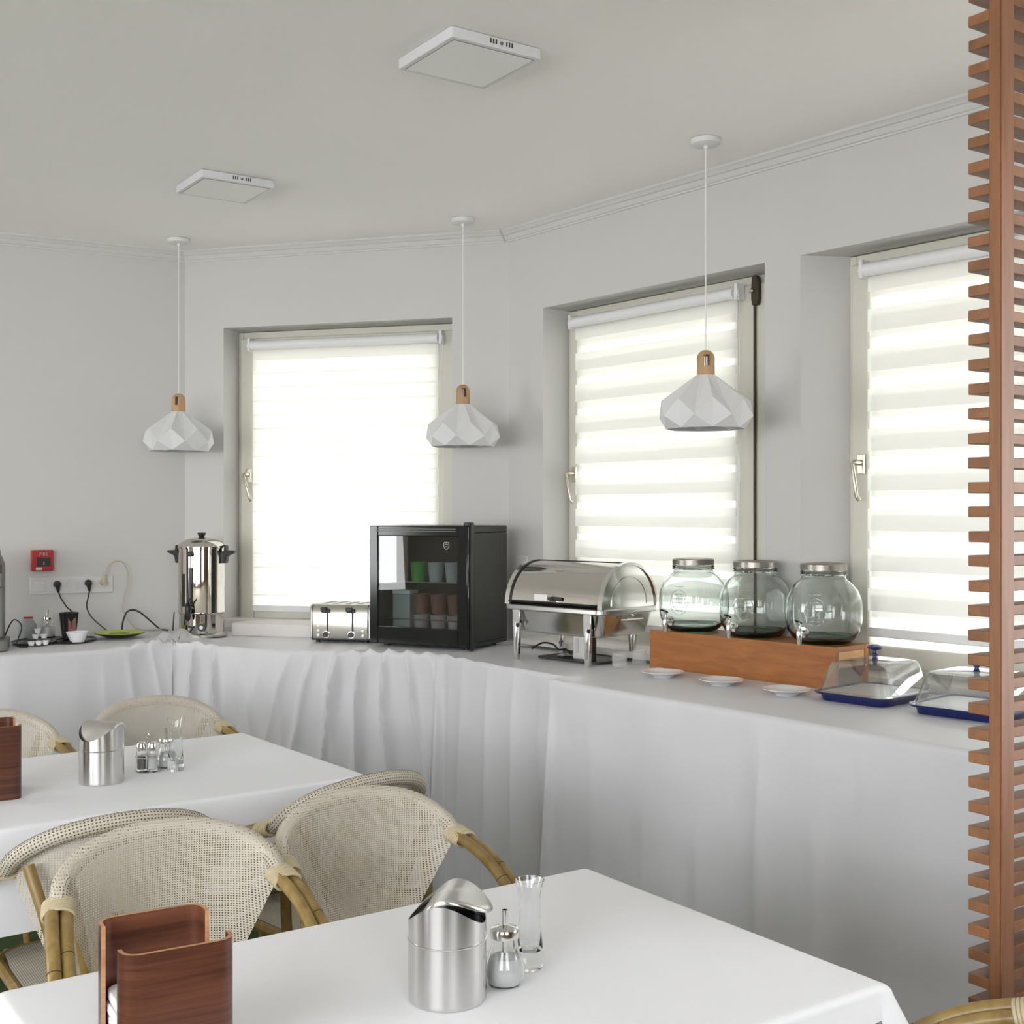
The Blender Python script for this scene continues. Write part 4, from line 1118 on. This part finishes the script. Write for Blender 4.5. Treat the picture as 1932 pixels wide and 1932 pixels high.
def plug(u, z, m, label, path, r=.0033, r_plug=.0175):
    o = thing('plug_cord', label, 'power cord', wp('A', u, 0, z), wrot('A'))
    mb = MB(); mb.cyl((0, -.006, 0), (0, -.036, 0), r_plug, 20, r_plug * .85); mb.tube([(0, -.028, -.004), (.002, -.030, -.022), (.004, -.030, -.040)], [.0125, .009, .005], 12); mb.build('plug', m, o)
    loc = []
    inv = (Matrix.Translation(wp('A', u, 0, z)) @ Matrix.Rotation(wrot('A'), 4, 'Z')).inverted()
    for p in path: loc.append(inv @ Vector(p))
    mb = MB(); mb.tube(spline([(.004, -.030, -.036)] + loc, 8), r, 8); mb.build('cord', m, o)
    return o
U0 = .893
plug(U0 - .069, 1.182, 'black', 'black plug and cord in the left socket, running down to the black tumbler',
     [wpt(.838, -.04, 1.115), wpt(.862, -.07, 1.072), wpt(.885, -.09, 1.045), wpt(.89, -.06, .98), wpt(.87, -.03, .935)])
plug(U0 + .074, 1.184, 'black', 'black plug and cord in the right socket, sagging to the lime plate',
     [wpt(.965, -.035, 1.12), wpt(.955, -.05, 1.07), wpt(.975, -.07, 1.02), wpt(1.03, -.09, .965), wpt(1.075, -.12, .925), wpt(1.12, -.20, .932)])
# beige plug points upwards
bp_ = thing('plug_cord', 'beige plug and cord looping up from the rightmost socket', 'power cord', wp('A', U0 + .146, 0, 1.186), wrot('A'))
mb = MB(); mb.cyl((0, -.006, 0), (0, -.034, 0), .017, 18, .014); mb.tube([(0, -.026, .0), (.001, -.03, .02), (.003, -.03, .04)], [.0145, .010, .005], 12); mb.build('plug', 'beige', bp_)
inv = (Matrix.Translation(wp('A', U0 + .146, 0, 1.186)) @ Matrix.Rotation(wrot('A'), 4, 'Z')).inverted()
pts = [inv @ wpt(*p) for p in ((1.042, -.03, 1.225), (1.065, -.03, 1.272), (1.095, -.03, 1.288), (1.13, -.03, 1.278), (1.15, -.03, 1.235), (1.15, -.03, 1.17), (1.132, -.03, 1.10), (1.128, -.03, 1.05), (1.15, -.04, 1.0), (1.19, -.05, .955), (1.25, -.06, .945), (1.32, -.07, .95))]
mb = MB(); mb.tube(spline(pts, 8), .0026, 8); mb.build('cord', 'beige', bp_)
mb = MB(); mb.tube(spline([wpt(1.10, -.16, .93), wpt(1.11, -.12, .985), wpt(1.135, -.08, 1.035), wpt(1.17, -.06, 1.048), wpt(1.21, -.06, 1.03), wpt(1.26, -.06, .985), wpt(1.30, -.06, .95), wpt(1.34, -.07, .94)], 8), .0042, 8)
tag(mb.build('power_cord', 'black'), 'thick black cord arching above the table, left of the urn', 'power cord')

# single socket by the fridge on wall C
so = thing('wall_socket', 'white double wall socket in the corner between fridge and chafing dish', 'socket', wp('C', -4.385, 0, 1.285), wrot('C'))
mb = MB(); mb.bb(-.042, .042, -.009, 0, -.042, .042); mb.build('cover_frame', 'socketw', so, bevel=.004)
mb = MB(); mb.bb(-.042, .042, -.009, 0, -.118, -.044); mb.build('cover_frame', 'socketw', so, bevel=.004)
for z in (0, -.08):
    mb = MB(); mb.lathe([(.0275, 0), (.0275, .003), (.0195, .003), (.0195, -.004), (0, -.004)], n=28); q = mb.build('socket_insert', 'socketw', so)
    q.rotation_euler = (pi / 2, 0, 0); q.location = (0, -.0095, z)

# ------------------------------------------------------------------ coffee corner things
def top(px, py, z=BZ):
    Y = (CAMZ - z) * 2300 / (py - 966); return ((px - 966) / 2300 * Y, Y)
cm = thing('coffee_machine', 'grey coffee machine cut by the left frame edge', 'coffee machine', (-2.395 * KS, 5.44 * KS, BZ + .005), radians(20))
mb = MB(); mb.prism(rrect(.27, .23, .02, 4), 0, .045); mb.build('drip_base', 'grey', cm, bevel=.004)
mb = MB(); mb.bb(-.10, .115, -.01, .115, .045, .36); mb.build('body', 'grey', cm, bevel=.01)
mb = MB(); mb.prism_ax([(-.10, .27), (.115, .27), (.115, .36), (.10, .405), (-.10, .405)], -.075, .115); mb.build('head', 'grey', cm, bevel=.008)
mb = MB(); mb.bb(-.10, .098, -.080, .08, .37, .43); mb.build('bean_hopper', 'black', cm, bevel=.006)
mb = MB(); mb.bb(.05, .11, -.0775, -.074, .33, .37); mb.build('display', 'black', cm)
mb = MB(); mb.cyl((0, -.05, .27), (0, -.05, .225), .018, 14, .012); mb.build('spout', 'black', cm)
mb = MB(); mb.tube(spline([(.115, .06, .05), (.15, .05, .12), (.185, .03, .09), (.165, .01, .012), (.21, .0, .004)], 6), .003, 8); mb.build('power_cord', 'black', cm)

def rtray(px, py, w, d, rz, label):
    x, y = top(px, py); o = thing('serving_tray', label, 'tray', (x, y, BZ + .007), rz)
    mb = MB(); mb.lathe([(0, 0), (.44, 0), (.48, .002), (.5, .010), (.49, .010), (.47, .005), (0, .004)], n=40, sx=w, sy=d)
    mb.v = [(a, b, c) for a, b, c in mb.v]
    mb.build('dish', 'dktray', o); return x, y
tx1 = rtray(76, 1214, .225, .34, radians(-5), 'dark oval tray under creamers and pourer, next to the coffee machine')
tx2 = rtray(143, 1212, .17, .26, radians(-5), 'dark oval tray under the small white bowl')
TT = BZ + .0125
x, y = top(52, 1204, TT); o = thing('milk_jug', 'white milk jug with red lid beside the coffee machine', 'jug', (x, y, TT), .3)
mb = MB(); mb.lathe([(0, 0), (.036, 0), (.042, .03), (.038, .065), (.025, .085), (.023, .092), (0, .092)], n=24); mb.build('body', 'greym', o)
mb = MB(); mb.bb(-.018, .024, -.012, .012, .092, .099); mb.bb(.012, .018, -.014, -.008, .078, .095); mb.build('lid', 'red', o, bevel=.002)
x, y = top(90, 1202, TT); q = pourer(x, y, TT, 'glass sugar pourer with chrome spout on the dark tray by the coffee machine', 1.05)
cre = iter(('bottom row left', 'bottom row middle', 'bottom row right', 'middle row left', 'middle row right', 'on top'))
for px, py, dz in ((59, 1218, 0), (73, 1217, 0), (86, 1216, 0), (68, 1213, .020), (84, 1212, .020), (73, 1210, .040)):
    x, y = top(px, py, TT)
    mb = MB(); mb.lathe([(0, 0), (.0105, 0), (.0145, .016), (.0160, .017), (.0160, .0185), (0, .0185)], n=16)
    o = mb.build('creamer_pot', 'whitep'); o.location = (x, y - dz * .3, TT + dz)
    tag(o, 'tiny white creamer pot in the small pile on the oval tray, %s' % next(cre), 'creamer', 'creamer pots on the oval tray')
x, y = top(122, 1206, TT); o = thing('black_tumbler', 'black ribbed tumbler between sugar pourer and white bowl', 'tumbler', (x + .012, y + .02, TT), .2)
mb = MB(); mb.lathe([(0, 0), (.026, 0), (.028, .01), (.040, .115), (.043, .120), (.040, .122), (.036, .115), (.025, .012), (0, .010)], n=24); mb.build('body', 'black', o)
mb = MB()
for a in range(12):
    c, s = cos(a * pi / 6), sin(a * pi / 6); mb.cyl((.0285 * c, .0285 * s, .012), (.0415 * c, .0415 * s, .122), .0028, 6)
mb.build('ribs', 'black', o)
mb = MB(); mb.box((.018, -.029, .062), (.034, .004, .07), 0.45); mb.build('label', 'brown', o)
x, y = top(146, 1211, TT); mb = MB(); mb.lathe([(0, 0), (.028, 0), (.033, .008), (.050, .046), (.048, .046), (.030, .010), (0, .008)], n=28); o = mb.build('bowl', 'ceram'); o.location = (x, y, TT); tag(o, 'small white bowl on the dark tray, right of the black tumbler', 'bowl')
x, y = top(226, 1205); o = thing('plate', 'lime green plate with a dark item on it, left of the urn', 'plate', (x, y, BZ + .012), .2)
mb = MB(); mb.lathe([(0, 0), (.06, 0), (.085, .006), (.115, .018), (.113, .020), (.083, .010), (0, .005)], n=36); mb.build('dish', 'lime', o)
mb = MB(); mb.lathe([(.06, -.001), (.062, .0), (.116, .0165), (.114, .0150), (.062, -.004)], n=36, closed=True); mb.build('underside', 'dktray', o)
mb = MB(); mb.box((.0, -.01, .012), (.08, .05, .010), .5); mb.build('cloth_piece', 'grey', o, bevel=.003)

# ------------------------------------------------------------------ chafing dish
CA = radians(-44.0)
cr_ = Vector((.353, 4.80, 0)) * KS; cdir = Vector((cos(CA), sin(CA), 0)); cbk = Vector((-sin(CA), cos(CA), 0))
CL, CD = .52, .345
co = cr_ - cdir * CL * KS
cd = thing('chafing_dish', 'polished steel roll-top chafing dish on legs, right of the fridge', 'chafing dish', (co.x, co.y, BZ + .003), CA); cd.scale = (KS, KS, KS)
rz_ = .23; bz_ = .115
mb = MB(); mb.prism(rrect(CL, CD, .035, 5), bz_, rz_ - .02)
mb.v = [(x + CL / 2, y + CD / 2, z) for x, y, z in mb.v]; mb.v = [((x - CL / 2) * (.90 if z < bz_ + .001 else 1) + CL / 2, (y - CD / 2) * (.90 if z < bz_ + .001 else 1) + CD / 2, z) for x, y, z in mb.v]
mb.build('water_pan', 'chrome', cd, bevel=.006)
mb = MB(); mb.prism(rrect(CL + .03, CD + .03, .04, 5), rz_ - .022, rz_); mb.v = [(x + CL / 2, y + CD / 2, z) for x, y, z in mb.v]; mb.build('rim_frame', 'steel2', cd, bevel=.004)
# roll-top: half cylinder
RR = CD / 2 + .002
def arc(r0, x0, x1, a0=0, a1=180, n=36, thick=.003):
    m = MB(); rows = []
    vs = []; fs = []
    for i in range(n + 1):
        a = radians(a0 + (a1 - a0) * i / n)
        for (xx, rr2) in ((x0, r0), (x1, r0), (x1, r0 - thick), (x0, r0 - thick)):
            vs.append((xx, CD / 2 - rr2 * cos(a), rz_ + rr2 * 1.02 * sin(a)))
    for i in range(n):
        for k in range(4): l = (k + 1) % 4; fs.append((i * 4 + k, (i + 1) * 4 + k, (i + 1) * 4 + l, i * 4 + l))
    fs += [(0, 1, 2, 3), (n * 4 + 3, n * 4 + 2, n * 4 + 1, n * 4)]
    m.add(vs, fs); return m
arc(RR, .022, CL - .014, 6, 178, thick=.002).build('roll_top', 'mirror', cd)
arc(RR + .005, -.006, .018, 0, 180, thick=.008).build('end_rim', 'chrome', cd)
arc(RR + .006, CL - .016, CL + .008, 0, 180, thick=.010).build('end_rim', 'chrome', cd)
arc(RR + .0045, .016, .026, 0, 180, thick=.006).build('black_seal', 'black', cd)
mb = MB(); mb.cyl((.016, CD / 2 - RR * cos(radians(5)) - .003, rz_ + .014), (CL - .02, CD / 2 - RR * cos(radians(5)) - .003, rz_ + .014), .005, 8); mb.build('black_seal', 'black', cd)
mb = MB(); mb.cyl((.02, CD / 2 + .03, rz_ + RR * 1.02), (CL - .01, CD / 2 + .03, rz_ + RR * 1.02), .0035, 8); mb.build('top_seam', 'black', cd)
for x in (0.002, CL - .001):
    mb = MB(); vs = [(x, CD / 2, rz_)]; n = 30
    poly = [(CD / 2 - (RR - .004) * cos(pi * i / n), rz_ + (RR - .004) * 1.02 * sin(pi * i / n)) for i in range(n + 1)]
    mb.prism_ax(poly, x - .002, x + .002, 'x'); e_ = mb.build('end_cap', 'chrome', cd)
    mb = MB(); rr3 = .115; pts = [(x + (.003 if x > .1 else -.003), CD / 2 - rr3 * cos(pi * i / 20), rz_ + .012 + rr3 * sin(pi * i / 20)) for i in range(21)]; mb.tube(pts, .0022, 6); mb.build('embossed_arch', 'chrome', e_)
# handle of the lid
mb = MB(); hx = .225; mb.tube([(hx - .033, .002, rz_ + .04), (hx - .033, -.026, rz_ + .038), (hx + .033, -.026, rz_ + .038), (hx + .033, .002, rz_ + .04)], .008, 10)
mb.box((hx, -.028, rz_ + .038), (.072, .016, .028)); mb.build('lid_handle', 'bright', cd, bevel=.005)
mb = MB(); mb.box((hx + .065, -.004, rz_ + .033), (.05, .006, .016)); mb.build('lid_stop', 'black', cd, bevel=.002)
# side grip
mb = MB(); mb.tube([(CL + .006, CD / 2 - .055, rz_ - .045), (CL + .028, CD / 2 - .050, rz_ - .045), (CL + .028, CD / 2 + .050, rz_ - .045), (CL + .006, CD / 2 + .055, rz_ - .045)], .0055, 8); mb.build('side_grip', 'chrome', cd)
mb = MB(); mb.tube([(-.006, CD / 2 - .055, rz_ - .03), (-.03, CD / 2 - .050, rz_ - .03), (-.03, CD / 2 + .050, rz_ - .03), (-.006, CD / 2 + .055, rz_ - .03)], .0055, 8); mb.build('side_grip', 'chrome', cd)
for x in (.062, CL - .068):
    for y, s in ((-.004, -1), (CD - .065, 1)):
        mb = MB(); yy = y
        mb.prism([(x - .020, yy - .006), (x + .020, yy - .006), (x + .020, yy), (x - .020, yy)], rz_ - .095, rz_ - .02)
        mb.add([(x - .018, yy - .006, rz_ - .08), (x + .018, yy - .006, rz_ - .08), (x + .018, yy + .010, rz_ - .08), (x - .018, yy + .010, rz_ - .08),
                (x - .0105, yy - .008, 0), (x + .0105, yy - .008, 0), (x + .0105, yy + .008, 0), (x - .0105, yy + .008, 0)],
               [(0, 1, 2, 3), (7, 6, 5, 4), (0, 4, 5, 1), (1, 5, 6, 2), (2, 6, 7, 3), (3, 7, 4, 0)])
        mb.tube([(x, yy - .009, rz_ - .075), (x, yy - .009, .03)], .004, 8)
        mb.build('leg', 'chrome', cd, bevel=.002)
        if s < 0:
            mb = MB(); mb.prism_ax([(x + .004, rz_ - .078), (x + .016, rz_ - .078), (x + .016, rz_ - .086), (x + .010, rz_ - .095), (x + .004, rz_ - .086)], yy - .012, yy - .005); mb.build('leg_clip', 'black', cd)
mb = MB(); mb.prism(rrect(.34, .22, .02, 3), 0.006, .012); mb.v = [(x + CL / 2 + .02, y + CD / 2, z) for x, y, z in mb.v]; mb.build('stand_plate', 'dkgrey', cd)
hz = MB(); hz.box((CL * .62, .12, .062), (.075, .05, .105)); ht = hz.build('heater_box', 'steel2', cd, bevel=.004)
mb = MB(); mb.bb(CL * .62 - .02, CL * .62 - .004, .092, .096, .04, .10); mb.build('switch_plate', 'chrome', ht)
mb = MB(); mb.cyl((CL * .62 + .058, .10, .010), (CL * .62 + .058, .10, .115), .022, 20); mb.build('fuel_can', 'black', cd)
mb = MB(); mb.lathe([(0, 0), (.05, 0), (.055, .006), (.05, .010), (0, .010)], c=(CL * .62 - .08, .13, .012), n=28); mb.build('burner_cup', 'chrome', cd)
P_ = lambda x, y, z: (co + (cdir * x + cbk * y) * KS).to_tuple()[:2] + (BZ + z * KS,)
mb = MB(); mb.tube(spline([P_(-.06, .22, .02), P_(.02, .20, .052), P_(.09, .19, .052), P_(.13, .18, .034), P_(.16, .17, .036), P_(.19, .16, .040), P_(.23, .15, .026), P_(.27, .13, .022)], 8), .0042, 8)
tag(mb.build('power_cord', 'black'), 'black cord lying under the chafing dish towards the fridge', 'power cord')

# two small tumblers
for (px, py, lab) in ((1169, 1262, 'small clear frosted tumbler by the chafing dish leg, front one'), (1206, 1256, 'small clear frosted tumbler by the wooden box, rear one')):
    x, y = top(px, py); o = cyl_thing('tumbler', lab, 'tumbler', (x, y, BZ + .005), [(0, 0), (.025, 0), (.0285, .003), (.0295, .055), (.028, .056), (.0265, .005), (0, .005)], 'frost', 'small tumblers on the buffet', 28)

# ------------------------------------------------------------------ wooden box, jars
BA = radians(-48.6)
bx = Vector((.545, 4.82, 0)) * KS; bd = Vector((cos(BA), sin(BA), 0)); bn = Vector((-sin(BA), cos(BA), 0))
BL, BD, BH = .827, .193, .147
wb = thing('wooden_box', 'long cherry wood box carrying three glass jars', 'box', (bx.x, bx.y, BZ + .003), BA)
mb = MB(); mb.bb(0, BL, 0, .018, 0, BH); mb.build('front_board', 'boxw', wb, bevel=.001)
mb = MB(); mb.bb(0, BL, BD - .018, BD, 0, BH); mb.build('back_board', 'boxw', wb, bevel=.001)
mb = MB(); mb.bb(.001, BL - .001, .018, BD - .018, BH - .018, BH - .0008); mb.build('top_board', 'boxw', wb, bevel=.001)
for x in (.004, BL - .022):
    mb = MB(); mb.bb(x, x + .018, .018, BD - .018, .075 if x > .1 else 0, BH - .018); mb.build('end_board', 'boxl', wb, bevel=.001)
def jar(s, label, rz):
    p = bx + (bd * s + bn * .10) * KS
    o = thing('glass_jar', label, 'jar', (p.x, p.y, BZ + .003 + BH), rz, 'pale green glass jars with taps'); o.scale = (KS, KS, KS)
    R = .134
    out = [(0, 0), (.078, 0), (.092, .004), (.112, .022), (.128, .050), (.1335, .085), (.1335, .130), (.130, .160), (.118, .190), (.100, .212), (.084, .224), (.078, .230), (.077, .240), (.083, .243), (.083, .247), (.079, .249), (.083, .252), (.083, .256), (.078, .258), (.078, .268)]
    inn = [(.0735, .268), (.0735, .232), (.079, .222), (.096, .208), (.114, .186), (.1265, .158), (.130, .130), (.130, .085), (.1245, .052), (.108, .028), (.088, .014), (.04, .010), (0, .012)]
    mb = MB(); mb.lathe(out + inn, n=64); body = mb.build('glass_body', 'jar', o, angle=60)
    mb = MB(); mb.lathe([(0, .0005), (.076, .0005), (.090, .004), (.104, .016), (.1055, .021), (.098, .0205), (.084, .0125), (.04, .009), (0, .010)], n=48); mb.build('thick_base', 'jargreen', o)
    mb = MB(); mb.lathe([(.080, .262), (.0815, .260), (.0815, .279), (.078, .2825), (.070, .2835), (.066, .2815), (0, .2815)], n=48); mb.build('screw_lid', 'zinc', o)
    # embossed oval medallion with lines of raised script
    mb = MB(); n = 40
    def onwall(a, z, r_=.1338):
        zz = z; rr = .1338
        if zz > .13: rr = .1338 - (zz - .13) ** 2 * 3.2
        if zz < .085: rr = .1338 - (.085 - zz) ** 2 * 3.2
        return (rr * cos(a), rr * sin(a), zz)
    ca = -pi / 2 - .58
    mb.tube([onwall(ca + .27 * cos(2 * pi * k / n) * (1 + .06 * cos(8 * 2 * pi * k / n)), .118 + .048 * sin(2 * pi * k / n)) for k in range(n)], .0015, 6, closed=True)
    for row, zz in enumerate((.150, .132, .116, .100, .086, .178)):
        w = (.13, .20, .22, .19, .12, .16)[row]; pts = []
        for k in range(26):
            q = k / 25; pts.append(onwall(ca - w + 2 * w * q, zz + .0045 * sin(k * 2.4 + row) * (.6 + .4 * sin(k * 1.1))))
        mb.tube(pts, .0011, 5)
    mb.build('embossed_medallion', 'jar', o)
    # tap
    ta = thing_local = None
    a = -pi / 2 - .92; c, s_ = cos(a), sin(a)
    def L(r, z, t=0): return (r * c - t * s_, r * s_ + t * c, z)
    mb = MB(); mb.cyl(L(.118, .045), L(.152, .045), .0085, 14); mb.cyl(L(.122, .045), L(.127, .045), .019, 20)
    mb.tube([L(.150, .060), L(.153, .045), L(.152, .018), L(.151, .004)], [.009, .0115, .010, .0085], 14)
    mb.tube([L(.152, .056), L(.150, .072), L(.160, .084)], [.0065, .005, .004], 10); mb.build('tap', 'chrome', o)
    mb = MB(); mb.tube([L(.140, .078), L(.158, .085), L(.176, .090)], [.0035, .0045, .0035], 8); mb.build('tap_lever', 'black', o)
    return o
M_['jargreen'] = solid_glass('deep_green_glass', (0.25, 0.72, 0.58))
j1 = jar(.138, 'pale green glass jar with tap, left of three, in front of the blind', .0)
for s, lab, rz in ((.438, 'pale green glass jar with tap, middle of three on the wooden box', .05), (.738, 'pale green glass jar with tap, right of three, nearest the box end', .10)):
    p = bx + (bd * s + bn * .10) * KS; dup(j1, (p.x, p.y, BZ + .003 + BH), rz, lab)

# saucers
for px, py, lab in ((1251, 1270, 'white saucer before the wooden box, leftmost, beside the tumblers'), (1361, 1285, 'white saucer before the wooden box, middle of three'), (1484, 1303, 'white saucer before the wooden box, nearest the blue tray')):
    x, y = top(px, py, BZ + .02)
    mb = MB(); mb.lathe([(0, 0), (.034, 0), (.038, .004), (.060, .013), (.0775, .020), (.0770, .0218), (.058, .016), (.030, .007), (0, .006)], n=40)
    o = mb.build('saucer', 'ceram'); o.location = (x, y, BZ + .006); tag(o, lab, 'saucer', 'white saucers before the wooden box')

# domed trays
def domed(x, y, ang, W, D, label):
    o = thing('covered_tray', label, 'tray', (x, y, BZ + .005), ang, 'navy trays with clear lids')
    mb = MB()
    def ring(w, d, r, z): return [(px + W / 2, py + D / 2, z) for px, py in rrect(w, d, r, 6)]
    rings = [ring(W - .05, D - .05, .03, 0), ring(W - .044, D - .044, .034, .004), ring(W - .036, D - .036, .036, .022), ring(W - .008, D - .008, .045, .024), ring(W, D, .048, .030), ring(W - .006, D - .006, .045, .031), ring(W - .03, D - .03, .04, .026), ring(W - .05, D - .05, .03, .010)]
    n = len(rings[0]); vs = [p for r in rings for p in r]; fs = [tuple(range(n))[::-1], tuple(range((len(rings) - 1) * n, len(rings) * n))]
    for i in range(len(rings) - 1):
        for k in range(n): l = (k + 1) % n; fs.append((i * n + k, i * n + l, (i + 1) * n + l, (i + 1) * n + k))
    mb.add(vs, fs); mb.build('base', 'blue', o, angle=35)
    mb = MB(); mb.add([p for p in ring(W - .036, D - .036, .034, .0255)] + [p for p in ring(W - .036, D - .036, .034, .028)], [tuple(range(n))[::-1], tuple(range(n, 2 * n))] + [(k, (k + 1) % n, n + (k + 1) % n, n + k) for k in range(n)]); mb.build('inner_plate', 'liner', o)
    mb = MB(); r2 = [ring(W - .006, D - .006, .045, .033), ring(W - .030, D - .030, .04, .036), ring(W - .055, D - .055, .04, .080), ring(W - .078, D - .078, .04, .114), ring(W - .092, D - .092, .036, .1225), ring(W - .12, D - .12, .03, .125)]
    vs = [p for r in r2 for p in r]; fs = [tuple(range((len(r2) - 1) * n, len(r2) * n))]
    for i in range(len(r2) - 1):
        for k in range(n): l = (k + 1) % n; fs.append((i * n + k, i * n + l, (i + 1) * n + l, (i + 1) * n + k))
    mb.add(vs, fs); lid = mb.build('clear_lid', 'clear', o, angle=35, solid=.002)
    mb = MB(); mb.lathe([(.008, .125), (.011, .127), (.007, .133), (.0065, .139), (.0095, .142), (.0095, .146), (.0065, .149), (.006, .158), (.020, .161), (.0245, .165), (.0225, .170), (.010, .175), (0, .1755)], c=(W / 2, D / 2, 0), n=28); mb.build('knob', 'blue', lid)
    return o
dt = Vector((.968, 3.985)); domed(.968 * KS, 3.985 * KS, radians(-48.5), .275, .325, 'navy tray with clear domed lid beside the wooden box')
domed(1.150, 3.590, radians(-46), .31, .30, 'navy tray with clear domed lid partly behind the slat screen')

# table legs under the buffet cloths are hidden; boards carry the cloths
